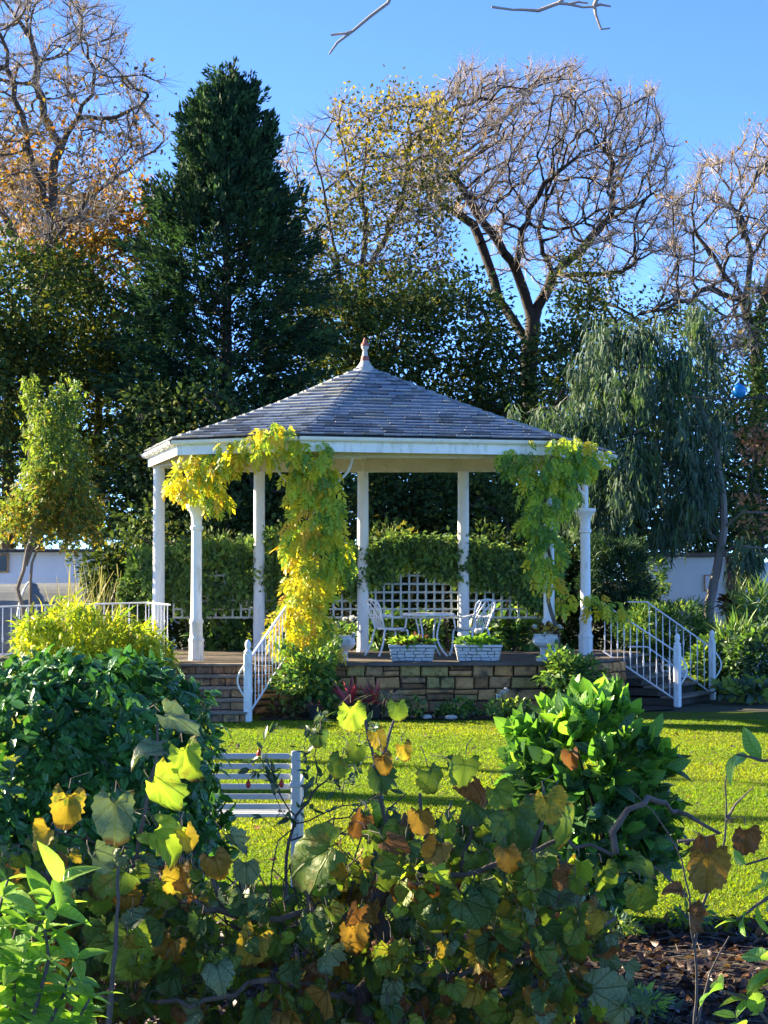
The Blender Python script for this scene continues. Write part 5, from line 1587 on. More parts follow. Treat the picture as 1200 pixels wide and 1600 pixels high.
def shrub(name, label, cat, c, r, n, size, tpls, mats, probs, n_ind=0, shell=.5, D0=(0, 0, .2), dn=.5, flat=1.0, stems=6, sr=.012, zmin=0.02, group=None, out=1.0, part='leaf', mass='foliage', ups=.7, whorl=0, face=.35, tang=0.0, lum=.24, midx_fn=None, smooth=True, stem_mat='stem_dark'):
    c = np.array(c, float); r = np.array(r, float)
    base = np.array((c[0], c[1], 0.0))
    t = thing(name, label, cat, base, group)
    nc = n // whorl if whorl else n
    u = sphere(nc); u[:, 1] = np.where(RG.random(nc) < .35, -np.abs(u[:, 1]), u[:, 1])
    lump = 1 + lum * np.sin(u[:, 0] * 5 + c[0]) * .6 + lum * np.sin(u[:, 2] * 7 + c[1]) * .5 + lum * np.sin(u[:, 0] * 11 + u[:, 1] * 9 + c[1]) * .5
    P = c + u * r * (shell + (1 - shell) * RG.random((nc, 1)) ** .5) * lump[:, None]
    U = u.copy()
    if whorl:
        P = np.repeat(P, whorl, 0)[:n]; U = np.repeat(U, whorl, 0)[:n]
        P = P + RG.normal(0, .012, P.shape)
    P[:, 2] = np.maximum(P[:, 2], zmin + RG.random(len(P)) * .1)
    D = U * out + RG.normal(0, dn, P.shape) + np.array(D0)
    if tang: D = D + nrm(np.cross(U, RG.normal(0, 1, U.shape))) * tang
    N = RG.normal(0, .35, P.shape) + np.array((0, 0, ups)) + U * face
    S = size * RG.uniform(.65, 1.25, len(P))
    mi = midx_fn(P) if midx_fn else None
    foliage(t, P, D, N, S, tpls, mats, probs, n_ind=n_ind, part=part, mass=mass, midx=mi, smooth=smooth)
    if stems:
        m = MB()
        for i in range(stems):
            e = P[RG.integers(0, len(P))]
            b0 = base + np.array((RG.normal(0, .06), RG.normal(0, .06), 0))
            m.tube(bez(b0, b0 + (0, 0, (e[2]) * .4 + .02), (b0 + e) / 2 + (0, 0, .1), e, 6), list(np.linspace(sr, sr * .3, 7)), 5)
        so = m.build('stems', M_[stem_mat], t, True); so['kind'] = 'stuff'
    return t

# lime bamboo at left
T_BA = [t_strap(.15, 4, .5), t_strap(.13, 4, .8)]
bm = thing('bamboo_clump', 'lime-yellow leafy bamboo clump in front of the white walkway railing', 'bamboo', (-3.9, 27.2, 0))
nC = 330
bx_ = RG.uniform(30, 262, nC)
tops = np.interp(bx_, [30, 60, 110, 150, 200, 230, 262], [985, 950, 938, 965, 972, 985, 1010])
by_ = tops + (1085 - tops) * RG.random(nC) ** .9
C = np.array([at(a, b_, RG.uniform(26.9, 28.3)) for a, b_ in zip(bx_, by_)])
per = 17
P = np.repeat(C, per, 0) + ball(nC * per) * .13
mi = RG.choice(3, len(P), p=[.5, .25, .25])
foliage(bm, P, RG.normal(0, .6, P.shape) + (0, -.2, .15), RG.normal(0, .4, P.shape) + (0, 0, 1), .24 * RG.uniform(.6, 1.25, len(P)), T_BA, BAMB, midx=mi, n_ind=300, part='leaf')
m = MB()
for i in range(40):
    p = C[RG.integers(0, nC)]; m.tube([(p[0] + RG.normal(0, .1), p[1], 0), (p[0] + .03, p[1], p[2] * .6), p], [.008, .006, .003], 5)
m.build('canes', BAMB[2], bm)['kind'] = 'stuff'

# pale tall grass in front of the outbuilding
pg = thing('plume_grass', 'wispy pale tall grass stems before the outbuilding wall', 'grass', at(130, 960, 34) * (1, 1, 0))
n = 90
b0 = np.array([at(RG.uniform(80, 190), 960, 34 + RG.uniform(-.4, .4)) for _ in range(n)]); b0[:, 2] = 0
D = RG.normal(0, .13, (n, 3)) + np.array((.18, 0, 1))
foliage(pg, b0, D, RG.normal(0, 1, (n, 3)), RG.uniform(1.7, 2.35, n), [t_strap(.012, 6, .18), t_strap(.01, 6, .3)], CARX, mass='blades')

# dark camellia beside the left back column, conifer and ferny shrubs by the right wall
YV = 32.0
def pshrub(name, label, px, py, Y, rx, rz, n, size, tpls, mats, probs, dep=None, **kw):
    c, r = blob3((px, py, Y, rx, rz, dep or rx * mpp(Y)))
    return shrub(name, label, 'shrub', c, r, n, size, tpls, mats, probs, **kw)
pshrub('camellia', 'dark glossy shrub climbing beside the left rear column', 222, 920, 33.4, 34, 55, 1500, .12, [T_OV], [FERN[1], IVY[1], IVY[0]], [.4, .3, .3])
pshrub('dwarf_conifer', 'rounded dark feathery conifer behind the right pavilion column', 955, 905, 34.5, 52, 62, 9000, .14, T_NEED, [YEW[0], YEW[1], EUC[1]], [.4, .3, .3], smooth=False, D0=(0, 0, .5))
pshrub('feathery_shrub', 'green feathery shrub sloping down behind the right railing', 1040, 985, 33.6, 72, 40, 7000, .13, T_NEED, [FERN[0], FERN[1], FERN[2]], [.5, .35, .15], smooth=False, D0=(.2, 0, .6))
pshrub('twiggy_shrub', 'open leafy shrub against the white wall behind railing', 1010, 900, 36.5, 34, 36, 700, .10, T_LF, [FERN[0], FERN[2]], [.6, .4], stems=20, sr=.01)
pshrub('flax_plant', 'spiky upright green flax beside the right border', 1150, 1000, 32.5, 30, 18, 200, .36, [t_strap(.09, 5, .35), t_strap(.07, 5, .2)], [FERN[0], FERN[2], FERN[1]], [.5, .3, .2], shell=.1, D0=(0, 0, 1.4), out=.4)
pshrub('border_shrub', 'leafy green shrub behind the farther right newel post', 1120, 1040, 32.2, 40, 42, 2200, .11, [T_OV], FERN, [.45, .4, .15])
pshrub('border_shrub', 'grey-green leafy shrub at the right picture edge by the lawn', 1188, 1035, 31.6, 44, 55, 2400, .12, [T_OV], [FERN[0], EUC[0], FERN[1]], [.4, .3, .3])
pshrub('grass_tuft', 'arching green grass tuft at the far right border', 1185, 965, 33.4, 34, 38, 420, .55, [t_strap(.035, 5, .7)], [FERN[0], FERN[2], CARX[1]], [.5, .3, .2], shell=.1, D0=(0, 0, 1.0), out=.6)
pshrub('hosta', 'low broad-leaved plant at the lawn corner beyond the right steps', 1165, 1080, 30.5, 36, 9, 160, .22, [t_ovate(.5, 4, .3, .3)], [FERN[2], EUC[0]], [.5, .5], D0=(0, 0, .5))
pshrub('rusty_shrub', 'rusty-leaved small shrub at the foot of brick pier', 1146, 945, 37.4, 16, 18, 260, .14, T_LF, [GOLD[2], CORD[2]], [.6, .4])
# hostas along the foot of the trellis
for i, (px, lab) in enumerate(((330, 'hosta clump under the trellis left of the step railing'), (385, 'hosta clump under the trellis behind the step railing'), (600, 'hosta clump under the trellis left of the chairs'), (660, 'hosta clump under the trellis behind the round table'), (770, 'hosta clump under the trellis right of the chairs'), (815, 'hosta clump under the trellis near the square urn'))):
    pshrub('hosta', 'dark green ' + lab, px, 990, 32.9, 34, 26, 190, .24, [t_ovate(.42, 4, .3, .3), t_ovate(.36, 4, .3, .5)], [FERN[1], FERN[0], FERN[2]], [.55, .35, .1], D0=(0, -.3, .5), stems=3, n_ind=0)

# flower bed at the foot of the stone wall
pshrub('shrub_rose', 'bushy green shrub under the golden wisteria beside the railing', 488, 1062, 27.5, 42, 40, 1700, .10, [T_OV], FERN, [.55, .25, .2], n_ind=250, lum=.5, shell=.25, stems=14)
pshrub('shrub_rose', 'bushy shrub against the stone wall below the square urn', 885, 1054, 28.0, 46, 32, 1700, .10, [T_OV], FERN, [.5, .35, .15], n_ind=250, lum=.5, shell=.25, stems=14)
def spiky(label, px, py, Y, h, n, mats, w=.13):
    b0 = at(px, py, Y); b0[2] = .02
    t = thing('cordyline', label, 'plant', b0)
    D = RG.normal(0, .55, (n, 3)) + np.array((0, -.1, 1.0)); D[:, 2] = np.abs(D[:, 2]) + .25
    P = np.repeat((b0 + (0, 0, h * .35))[None], n, 0)
    foliage(t, P, D, RG.normal(0, .2, (n, 3)) + (0, -.9, .3), h * RG.uniform(.5, .85, n), [t_strap(w, 5, .35), t_strap(w * .9, 5, .15)], mats, n_ind=n, part='leaf')
    m = MB(); m.lathe([(.07, 0), (.09, .18), (.10, .2), (.085, .2)], b0, 12); m.build('pot', M_['black'], t, True)
spiky('crimson strap-leaved cordyline in front of the wall, left one', 548, 1112, 26.95, .54, 16, CORD)
spiky('crimson strap-leaved cordyline beside the pale sedge', 586, 1108, 27.05, .50, 14, CORD)
spiky('small red-leaved plant low in the bed near the railing', 492, 1124, 26.8, .26, 10, CORD)
def sedge(label, px, py, Y, h, n):
    b0 = at(px, py, Y); b0[2] = .02
    t = thing('sedge_tuft', label, 'grass', b0)
    th = RG.uniform(0, 6.28, n)
    D = np.stack((np.cos(th) * .45 + .15, np.sin(th) * .45, np.ones(n)), -1)
    foliage(t, b0 + RG.normal(0, .03, (n, 3)) * (1, 1, 0), D, np.stack((-np.cos(th), -np.sin(th), np.full(n, .6)), -1), h * RG.uniform(.7, 1.15, n), [t_strap(.022, 8, 1.0), t_strap(.018, 8, 1.3)], CARX, mass='blades')
sedge('pale arching sedge spilling in front of the stone wall', 602, 1110, 27.2, .75, 170)
sedge('thin pale sedge at the wall beneath the left trough', 625, 1112, 27.5, .5, 70)
for i, (px, w, n, mt, lab) in enumerate(((445, 22, 160, [CORD[2], GOLD[2], FERN[2]], 'bronze and green low plant at the foot of the step railing'), (520, 26, 220, FERN, 'low green plant in the bed left of the cordylines'), (645, 18, 130, FERN, 'small green plant at the wall foot below the left trough'), (715, 30, 300, FERN, 'leafy low plant at the wall foot below the right trough'), (775, 20, 150, [FERN[2], FERN[0]], 'small pale green plant in the bed right of centre'), (812, 22, 200, FERN, 'low green plant in the bed beside the bright laurel'))):
    c = at(px, 1104, 27.3); c[2] = .10
    shrub('bed_plant', lab, 'plant', c, (w * .0095, .16, .13), n, .09, [T_OV], mt, None, stems=3, sr=.004)
df = thing('white_daisies', 'three white daisies on thin stalks in front of the stone wall', 'flower', at(785, 1112, 27.2) * (1, 1, 0))
for px, py in ((779, 1089), (785, 1083), (790, 1079)):
    p = at(px, py, 27.2); bloom(df, p, .045)
    m = MB(); m.tube([p, p + (0, .02, -.1), (p[0] - .02, p[1] + .03, .0)], .004, 4); m.build('stalk', FERN[0], df)
# litter and stones along the bed
n = 420
P = np.stack((RG.uniform(-1.7, 3.2, n), RG.uniform(26.75, 27.9, n), RG.uniform(.015, .05, n)), -1)
lt0 = thing('bed_litter', 'fallen leaves scattered over the flower bed soil', 'leaves', (0, 27.2, 0)); lt0['kind'] = 'stuff'
foliage(lt0, P, RG.normal(0, 1, (n, 3)) * (1, 1, .2), RG.normal(0, .4, (n, 3)) + (0, 0, 1), .09 * RG.uniform(.6, 1.3, n), [T_OV], LITTER, [.4, .2, .3, .1], mass='leaves')
for i, (px, py, sc_) in enumerate(((705, 1128, 1.0), (668, 1124, .7), (820, 1122, .8))):
    p = at(px, py, 26.85 + .05 * i); p[2] = .01
    m = MB(); m.lathe([(.02, 0), (.085 * sc_, .01), (.095 * sc_, .03), (.07 * sc_, .055), (.02, .065)], (p[0], p[1], p[2]), 9)
    o = m.build('edging_stone', M_['lead'])
    tag(o, ('pale flat stone at the bed edge below the right trough', 'small pale stone on the bed edge below the left trough', 'pale stone at the bed edge by the daisies')[i], 'stone')

# ------------------------------------------------------------------ foreground bushes
T_LA = [t_ovate(.46, 5, .28, .16, [.06, .62, .95, 1.0, .66, .05], .03), t_ovate(.50, 5, .4, .28, [.06, .60, .95, 1.0, .70, .05], -.03), t_ovate(.42, 5, .2, .05, [.06, .55, .9, 1.0, .7, .05], .02)]
YB = 10.2
c, r = blob3((128, 1215, YB, 222, 208, .72))
c[2] = .83; r[2] = .80
shrub('laurel_bush', 'large rounded dark-green laurel bush at the left foreground', 'bush', c, r, 11000, .084, T_LA, LAUREL, [.5, .32, .18], n_ind=300, shell=.72, D0=(0, -.05, -.05), dn=.35, stems=22, sr=.018, whorl=5, out=.45, ups=.6, face=1.0, tang=.8, zmin=.05, lum=.09)
YG = 11.2
c, r = blob3((922, 1255, YG, 118, 198, .46))
c[2] = .68; r[2] = .62
def bright(P):  # sunlight on the bush top is painted in: lighter leaf tones higher up
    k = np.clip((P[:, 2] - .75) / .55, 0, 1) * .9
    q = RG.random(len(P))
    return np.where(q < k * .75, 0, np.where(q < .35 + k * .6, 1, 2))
shrub('laurel_bush', 'bright-topped broad-leaved laurel bush standing on the lawn edge at right', 'bush', c, r, 2300, .165, T_LA, LAUREL2, None, n_ind=300, shell=.6, D0=(0, -.15, .45), dn=.35, stems=18, sr=.016, whorl=6, out=.75, ups=.5, face=.6, tang=.35, zmin=.06, lum=.12, midx_fn=bright)
yl = at(891, 1170, YG - .5)
dead = thing('dead_leaf', 'curled orange dead leaf caught in the bright laurel bush', 'leaf', yl)
foliage(dead, [yl], [(.1, -.2, -1)], [(-.4, -1, .3)], [.11], [t_vine(71, 18)], [LITTER[3]], n_ind=1, part='blade')

# thin twiggy shrub with red hips in front of the bench
YT = 9.4
tb0 = at(452, 1400, YT); tb0[2] = 0
tw = thing('twiggy_shrub', 'thin dark-stemmed sparse shrub with red hips before the bench', 'shrub', tb0)
att = []
while len(att) < 170:
    x, y = RG.uniform(375, 640), RG.uniform(1110, 1330)
    if (x - 500) ** 2 / 130 ** 2 + (y - 1215) ** 2 / 115 ** 2 < 1: att.append(at(x, y, YT + RG.uniform(-.25, .25)))
att = np.array(att)
nodes = dense([tb0, at(446, 1340, YT), at(458, 1290, YT)], .06)
X, par = colonize(nodes, [-1] + list(range(len(nodes) - 1)), att, .045, .5, .07, 120, (0, 0, .12), .16, 1500)
X = smooth_nodes(X, par, 1); rr = pipe_radii(par, .0016, 2.3, .02); ch = np.nonzero(par >= 0)[0]
edges_mesh('stems', X[par[ch]], X[ch], np.minimum(rr[par[ch]], rr[ch] * 1.3), rr[ch], [M_['stem_dark']], 6, tw)
tips = np.nonzero(rr < .0032)[0]; tips = tips[X[tips, 2] > .8]
n = 330; pk = RG.choice(tips, n)
foliage(tw, X[pk], nrm(X[pk] - X[par[pk]]) + RG.normal(0, .6, (n, 3)), RG.normal(0, .5, (n, 3)) + (0, -.3, .8), .058 * RG.uniform(.6, 1.3, n), [t_ovate(.38, 4, .3, .2)], CAM, [.6, .4], n_ind=200)
for px, py in ((405, 1178), (388, 1226), (598, 1196), (440, 1225)):
    p = at(px, py, YT - .05); m = MB(); m.lathe([(.001, -.018), (.009, -.014), (.013, 0), (.010, .012), (.004, .02), (.006, .026)], p, 9); m.build('rose_hip', M_['redhip'], tw, True)

# ------------------------------------------------------------------ the foreground vine
T_VI = [t_vine(i, 32, i % 3 != 0) for i in range(14)]
YF = 4.1
vb = at(590, 1600, YF); vb = np.array((vb[0], YF, 0.0))
vn = thing('foreground_vine', 'tangled autumn vine with large green, yellow and brown leaves in front', 'vine', vb)
# stems: trunk, arms and shoots
def stem(pts, r0, r1, mat='stem_dark', wob=.006, k=7):
    pp = [p + RG.normal(0, wob, 3) for p in dense([at(*q) if len(q) == 3 and q[0] > 3 or True else q for q in pts], .03)]
    m = MB(); m.tube(pp, [a * (1 + .12 * math.sin(i * 1.7)) for i, a in enumerate(np.linspace(r0, r1, len(pp)))], k); m.build('stem', M_[mat], vn, True)
    return pp
SP_ = []
tr0 = dense([vb, at(585, 1640, YF), at(568, 1560, YF), at(600, 1480, YF), at(588, 1420, YF), at(612, 1330, YF)], .04)
m = MB(); m.tube([p + RG.normal(0, .006, 3) for p in tr0], list(np.linspace(.034, .016, len(tr0))), 9); m.build('stem', M_['stem_dark'], vn, True)
for s in ([(612, 1400, YF), (700, 1370, YF - .1), (790, 1345, YF - .15), (850, 1325, YF - .15), (880, 1312, YF - .15), (930, 1330, YF - .15), (958, 1338, YF - .15)],
          [(958, 1338, YF - .15), (962, 1300, YF - .15), (985, 1262, YF - .15), (1020, 1250, YF - .1), (1060, 1268, YF), (1100, 1290, YF), (1125, 1310, YF)],
          [(600, 1480, YF), (500, 1420, YF), (400, 1440, YF - .1), (300, 1410, YF - .1), (180, 1400, YF), (60, 1370, YF)],
          [(568, 1560, YF), (420, 1530, YF - .2), (300, 1570, YF - .2), (150, 1560, YF - .1)],
          [(600, 1500, YF), (720, 1520, YF - .1), (850, 1490, YF - .1), (960, 1440, YF)]):
    stem(s, .0075, .004, 'stem_grey', .006); SP_ += s
for s in ([(205, 1400, YF), (215, 1330, YF), (225, 1270, YF - .05), (240, 1190, YF - .05), (250, 1130, YF - .05)], [(170, 1600, YF - .3), (178, 1480, YF - .3), (185, 1360, YF - .3)],
          [(612, 1340, YF), (600, 1270, YF), (585, 1200, YF), (570, 1120, YF)], [(585, 1200, YF), (605, 1160, YF), (620, 1110, YF)], [(720, 1370, YF), (735, 1280, YF), (728, 1200, YF)],
          [(830, 1330, YF), (850, 1280, YF), (845, 1230, YF)], [(690, 1370, YF), (660, 1290, YF), (655, 1240, YF)], [(480, 1420, YF), (470, 1370, YF), (490, 1330, YF)], [(350, 1420, YF), (330, 1350, YF)]):
    stem(s, .006, .003, 'stem_grey', .003, 5)
# leaves placed where the photograph shows them: px, py (stalk end), width px, hang direction (x, z), tone
HERO = [(250, 1112, 95, (1, -.45), 2, (0, -.5, 1)), (285, 1160, 80, (.3, -1), 6, (-.4, -1, .2)), (262, 1172, 78, (-1, -.15), 2, (0, -.5, 1)), (232, 1215, 95, (.8, -.7), 6, (.2, -.8, .7)),
        (180, 1238, 100, (0, -1), 2, (0, -1, .5)), (108, 1232, 80, (-.1, -1), 3, (.2, -1, .2)), (80, 1290, 60, (-.6, -.8), 3, (0, -1, .4)), (235, 1290, 100, (.7, -.75), 6, (.3, -.9, .5)), (285, 1290, 56, (.3, -1), 3, (.6, -.8, 0)),
        (140, 1330, 60, (.6, -.5), 2, (0, -.6, 1)), (548, 1098, 62, (.1, -1), 6, (0, -1, .1)), (620, 1094, 46, (.1, -1), 6, (0, -1, .1)), (585, 1140, 44, (.4, -1), 3, (.1, -1, .1)), (560, 1160, 46, (-.3, -1), 0, (0, -1, .2)), (596, 1176, 44, (.2, -1), 4, (0, -1, .2)),
        (535, 1180, 50, (-.5, -1), 0, (-.2, -1, .2)), (588, 1196, 60, (.3, -1), 1, (.2, -1, .3)), (628, 1160, 38, (.3, -1), 3, (0, -1, 0)), (500, 1140, 42, (-.2, -1), 1, (0, -1, .3)),
        (668, 1198, 60, (.3, -.8), 0, (0, -.6, .8)), (700, 1190, 46, (.8, -.4), 1, (0, -.5, 1)), (728, 1180, 70, (-.2, -1), 0, (.4, -1, 0)), (735, 1215, 66, (.5, -1), 5, (-.6, -.8, .2)), (770, 1225, 60, (.5, -.9), 0, (0, -1, .4)),
        (800, 1250, 110, (.1, -1), 1, (0, -1, .2)), (850, 1235, 70, (.3, -1), 3, (.2, -1, .3)), (872, 1250, 90, (.45, -1), 0, (.8, -.7, .2)), (655, 1260, 60, (.1, -1), 4, (0, -1, .5)), (690, 1310, 62, (-.5, -1), 4, (0, -1, .3)),
        (790, 1320, 60, (.2, -1), 4, (0, -1, .2)), (835, 1345, 60, (.1, -1), 0, (.1, -1, .1)), (905, 1340, 60, (0, -1), 6, (0, -1, .1)), (940, 1348, 62, (.2, -1), 0, (.4, -1, 0)), (985, 1340, 62, (.6, -.4), 0, (0, -.8, .8)), (1000, 1375, 78, (.1, -1), 0, (0, -1, .1)),
        (1068, 1392, 36, (-.8, .2), 5, (0, -.7, .7)), (1098, 1300, 66, (-.3, -1), 5, (.5, -1, .1)), (1105, 1325, 92, (0, -1), 4, (0, -1, .1)), (1165, 1290, 62, (0, -1), 5, (0, -1, .2)), (1075, 1415, 60, (.4, -1), 5, (1, -.4, 0)),
        (530, 1315, 130, (-1, -.5), 0, (.3, -.8, .8)), (490, 1330, 80, (-.2, -1), 6, (.5, -.9, .2)), (680, 1390, 110, (.2, -1), 0, (0, -1, .3)), (660, 1370, 70, (.9, -.3), 6, (0, -.4, 1)), (720, 1400, 80, (.5, -.8), 1, (-.3, -1, .3)), (205, 1440, 120, (0, -1), 6, (0, -1, .2)), (405, 1450, 80, (-.4, -1), 3, (.2, -1, .2)), (385, 1340, 60, (0, -.7), 2, (0, -.6, .8)),
        (550, 1440, 66, (.2, -1), 4, (.1, -1, .1)), (600, 1470, 60, (.1, -1), 5, (0, -1, 0)), (770, 1450, 64, (.2, -1), 5, (-.2, -1, 0)), (690, 1470, 48, (-.2, -1), 3, (.9, -.5, 0)), (840, 1440, 90, (.4, -.9), 1, (.1, -1, .3)), (900, 1420, 80, (.4, -1), 0, (0, -1, .4)), (475, 1520, 60, (.9, -.1), 5, (0, -.5, 1)), (280, 1350, 66, (-.2, -1), 3, (.4, -1, 0)), (330, 1330, 66, (.4, -1), 4, (0, -1, .3)), (350, 1305, 60, (.5, -.4), 2, (0, -.4, 1)), (945, 1530, 44, (-.2, -1), 3, (0, -1, .1))]
P, D, N, S, MI = [], [], [], [], []
for px, py, w, d, tone, nn in HERO:
    Y = YF - .22 + RG.uniform(-.1, .1)
    P.append(at(px, py, Y)); D.append((d[0], RG.uniform(-.15, .15), d[1])); N.append(nn); S.append(w * mpp(Y) * .76); MI.append(tone)
xs_ = [-60, 0, 60, 100, 160, 220, 300, 350, 430, 480, 520, 570, 640, 700, 740, 800, 860, 900, 940, 985, 1010]
ys_ = [1330, 1320, 1300, 1290, 1300, 1330, 1350, 1360, 1370, 1360, 1320, 1250, 1255, 1235, 1225, 1255, 1275, 1330, 1390, 1480, 1640]
n_fill = 0
while n_fill < 1800:
    px = RG.uniform(-60, 985); py = RG.uniform(1230, 1690)
    lim = np.interp(px, xs_, ys_)
    if py < lim + RG.uniform(0, 40): continue
    if px > 900 and py > 1480 and RG.random() < .7: continue
    if math.sin(px * .047 + 2 * math.sin(py * .021)) + math.sin(py * .055 + 1.5 * math.sin(px * .03)) > 1.05 + RG.normal(0, .35): continue
    Y = YF + RG.uniform(-.25, .55)
    P.append(at(px, py, Y))
    D.append((RG.normal(0, .6), RG.normal(0, .3), -.9 + RG.normal(0, .35)))
    N.append((RG.normal(0, .8), -.9, RG.normal(.5, .6)))
    S.append(RG.uniform(.028, .068) * (1 if RG.random() < .85 else 1.3))
    # tones drift in patches along the vine
    ph = math.sin(px * .021 + py * .013) + .6 * math.sin(px * .05 - py * .03)
    pr = np.array([.37, .30, .09, .06, .08, .06, .07]) + .06 * ph * np.array([1, 1, .3, -1, -1, -.7, .3])
    pr = np.clip(pr, .01, 1); MI.append(RG.choice(7, p=pr / pr.sum())); n_fill += 1
P = np.array(P); D = np.array(D); N = np.array(N); S = np.array(S)
foliage(vn, P, D, N, S, T_VI, VINE, midx=np.array(MI), n_ind=300)
# leaf stalks and hanging tendrils
d0 = nrm(D); K1 = P - d0 * S[:, None] * .16 + np.array((0, .015, .006)); K2 = K1 - d0 * S[:, None] * .14 + np.array((0, .05, -.012)) + RG.normal(0, .012, P.shape)
edges_mesh('leaf_stalks', np.concatenate((P, K1)), np.concatenate((K1, K2)), np.full(2 * len(P), .0009), np.full(2 * len(P), .0011), [M_['stem_grey']], 4, vn)['kind'] = 'stuff'
A = at(480, 1470, YF + .2) + RG.uniform(-1, 1, (170, 3)) * (.62, .25, .2); dd = RG.normal(0, .05, A.shape)
B1 = A + dd; B2 = B1 + dd * .7 + RG.normal(0, .025, A.shape); B3 = B2 + dd * .4 + RG.normal(0, .03, A.shape)
edges_mesh('tendrils', np.concatenate((A, B1, B2)), np.concatenate((B1, B2, B3)), np.full(510, .0018), np.full(510, .0015), [M_['stem_dark']], 4, vn)['kind'] = 'stuff'

# bright shrub at the lower left corner, leafy shoots at the right edge
T_HY = [t_ovate(.5, 5, .25, .25, None, .03), t_ovate(.44, 5, .35, .4, None, -.03)]
def shoots(name, label, stems, per, size, mats, Y, n_ind, group=None):
    b0 = at(*stems[0][0], Y); b0[2] = 0
    t = thing(name, label, 'shrub', b0, group)
    P, D, N = [], [], []
    for s in stems:
        pts = dense([at(q[0], q[1], Y + RG.uniform(-.03, .03)) for q in s], .025)
        foot = np.array((pts[0][0], pts[0][1], 0.0))
        m = MB(); m.tube([foot] + [p + RG.normal(0, .002, 3) for p in pts], [.007] + list(np.linspace(.006, .002, len(pts))), 6); m.build('stem', M_['stem_grey'], t, True)
        L_ = len(pts)
        for i in range(1, L_):
            if i / L_ < .12: continue
            tv = nrm(pts[i] - pts[i - 1]); a0 = i * 1.3
            for q in range(per):
                a = a0 + q * 2 * math.pi / per
                u = nrm(np.cross(tv, (0.3, 1, .2))); w = np.cross(tv, u)
                P.append(pts[i]); D.append(u * math.cos(a) + w * math.sin(a) + tv * .55 + RG.normal(0, .15, 3)); N.append(tv + np.array((0, -.4, .5)) + RG.normal(0, .25, 3))
    n = len(P)
    foliage(t, P, D, N, size * RG.uniform(.6, 1.2, n), T_HY, mats, n_ind=n_ind)
shoots('leafy_shrub', 'vivid green leafy shrub in the lower left corner', [[(20, 1680), (40, 1560), (60, 1440), (95, 1380)], [(-40, 1650), (-20, 1500), (5, 1400), (10, 1375)], [(60, 1690), (80, 1600), (110, 1530), (120, 1500)], [(110, 1690), (125, 1610), (140, 1560)], [(-10, 1690), (15, 1590), (30, 1510)], [(40, 1700), (50, 1600), (75, 1500), (70, 1430)], [(85, 1700), (100, 1640), (130, 1590)], [(-30, 1690), (-5, 1560), (25, 1450)]], 3, .068, HYDR, 3.2, 300)
shoots('leafy_shrub', 'green leafy shoots leaning in at the right edge', [[(1250, 1500), (1235, 1400), (1205, 1340), (1165, 1350)], [(1260, 1440), (1240, 1380), (1200, 1400), (1150, 1440)], [(1270, 1350), (1250, 1260), (1210, 1190), (1150, 1178)]], 1, .075, HYDR, 3.6, 120)
shoots('leafy_shrub', 'pale green leaves at the lower right corner', [[(1240, 1690), (1210, 1610), (1170, 1560), (1130, 1545)], [(1190, 1700), (1165, 1640), (1150, 1590)], [(1260, 1600), (1230, 1540), (1200, 1500)]], 2, .068, [HYDR[0], HYDR[1], VINE[6]], 3.4, 120)
# thin leafless shoots over the lawn at right
ts_ = thing('bare_shoots', 'thin leafless brown shoots crossing the lawn at the right edge', 'shrub', at(1090, 1500, 6.0) * (1, 1, 0))
for s in ([(1090, 1700), (1085, 1480), (1075, 1400), (1060, 1320), (1020, 1270), (985, 1235)], [(1085, 1480), (1095, 1420), (1130, 1340), (1136, 1280), (1132, 1200)], [(1136, 1280), (1150, 1260), (1180, 1225)], [(1060, 1320), (1090, 1310), (1130, 1300)], [(1075, 1400), (1040, 1370), (1010, 1345)], [(1090, 1600), (1110, 1520), (1140, 1460)]):
    pts = [p + RG.normal(0, .004, 3) for p in dense([at(q[0], q[1], 6.0) for q in s], .05)]
    m = MB(); m.tube(pts, list(np.linspace(.006, .0018, len(pts))), 5); m.build('stem', M_['stem_grey'], ts_, True)

# leaf litter over the mulch, small green seedlings
n = 13000
yy_ = RG.uniform(7.0, 11.2, n); xx_ = RG.uniform(-1, 1, n) * (.22 * yy_ + 1.5)
kp = (yy_ < 10.9) | (RG.random(n) < .3); yy_, xx_ = yy_[kp], xx_[kp]; n = len(xx_)
P = np.stack((xx_, yy_, .012 + .05 * RG.random(n) ** 2), -1)
ll = thing('leaf_litter', 'dark brown fallen leaves covering the bare ground at lower right', 'leaves', (0, 9.5, 0)); ll['kind'] = 'stuff'
foliage(ll, P, RG.normal(0, 1, (n, 3)) * (1, 1, .25), RG.normal(0, .5, (n, 3)) + (0, 0, 1), .065 * RG.uniform(.5, 1.3, n), [t_ovate(.6, 3, .5, .3), t_ovate(.5, 3, -.4, -.3), t_ovate(.7, 3, .8, .1)], LITTER, [.48, .40, .08, .04], mass='leaves')
A = np.stack((RG.uniform(-.5, 2.2, 240), RG.uniform(7.6, 10.6, 240), RG.uniform(.03, .07, 240)), -1); Bq = A + RG.normal(0, .12, A.shape) * (1, 1, .12)
edges_mesh('twigs', A, Bq, np.full(240, .003), np.full(240, .002), [M_['stem_grey']], 4, ll)
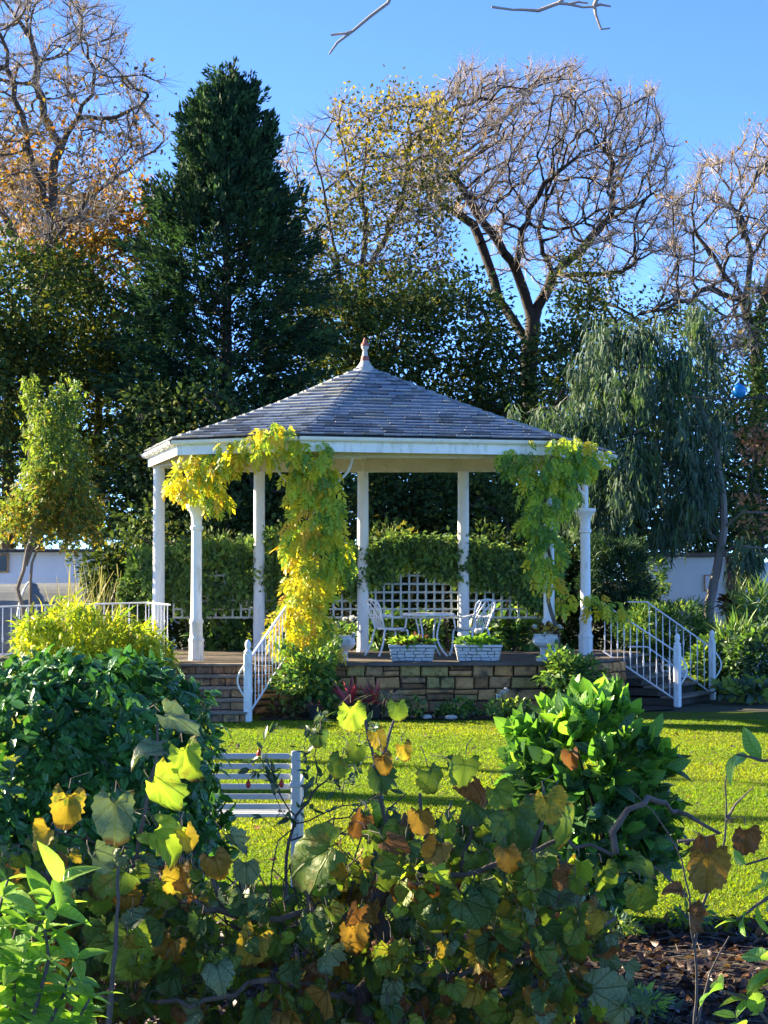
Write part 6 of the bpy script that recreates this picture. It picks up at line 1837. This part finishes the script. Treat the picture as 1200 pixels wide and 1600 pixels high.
for i, (px, py, Y, w, nn_, lab) in enumerate(((1000, 1575, 8.7, .14, 220, 'tuft of small pale leaves on the mulch at the bottom edge'), (960, 1420, 10.6, .13, 200, 'grey-green seedling tuft at the lawn edge below the bright laurel'), (1080, 1440, 10.9, .12, 160, 'grey-green low tuft where the lawn meets mulch'))):
    c = at(px, py, Y); c[2] = .06
    shrub('ground_plant', lab, 'plant', c, (w, .12, .07), nn_, .06, [t_ovate(.3, 3, .3, .2)], [HYDR[1], EUC[0], FERN[2]], [.3, .4, .3], stems=3, sr=.003)

# stray fallen leaves on the lawn
n = 260
P = np.stack((RG.uniform(-3, 5, n), RG.uniform(11.2, 26.5, n), RG.uniform(.02, .03, n)), -1)
fl = thing('lawn_leaves', 'stray fallen leaves lying on the lawn', 'leaves', (0, 18, 0)); fl['kind'] = 'stuff'
foliage(fl, P, RG.normal(0, 1, (n, 3)) * (1, 1, .15), RG.normal(0, .3, (n, 3)) + (0, 0, 1), .06 * RG.uniform(.6, 1.3, n), [t_ovate(.6, 3, .5, .3), t_ovate(.7, 3, -.3, -.3)], LITTER, [.35, .1, .3, .25], mass='leaves')

# ------------------------------------------------------------------ planting left of the frame whose shadows reach into the picture
def world_shrub(name, label, c, r, clumps, per, cr, size, mats, probs, cat='tree', shell=.3):
    c = np.array(c, float); r = np.array(r, float)
    t = thing(name, label, cat, (c[0], c[1], 0))
    u = sphere(clumps); C = c + u * r * (shell + (1 - shell) * RG.random((clumps, 1)))
    P = np.repeat(C, per, 0) + ball(clumps * per) * cr
    foliage(t, P, RG.normal(0, 1, P.shape), RG.normal(0, .6, P.shape) + (0, 0, .6), size * RG.uniform(.6, 1.3, len(P)), T_LF, mats, probs, mass='crown', smooth=False)
    m = MB(); m.tube([(c[0], c[1], 0), (c[0] + .03, c[1], c[2] * .5), (c[0], c[1], c[2])], [.09, .07, .03], 7); m.build('trunk', M_['bark'], t, True)
world_shrub('bay_tree', 'leafy evergreen standing left of the picture beside the vine', (-5.0, 7.1, 3.3), (1.4, 1.3, 1.7), 150, 24, .30, .14, HOLLY, [.4, .4, .2])
world_shrub('columnar_cypress', 'slim dark cypress left of the picture beside the lawn, nearer one', (-10.2, 22.3, 3.4), (.38, .38, 3.2), 120, 30, .2, .14, YEW, [.4, .4, .2])
world_shrub('columnar_cypress', 'slim dark cypress left of the picture beside the lawn, farther one', (-9.6, 25.0, 3.2), (.26, .26, 3.0), 90, 26, .16, .14, YEW, [.4, .4, .2])
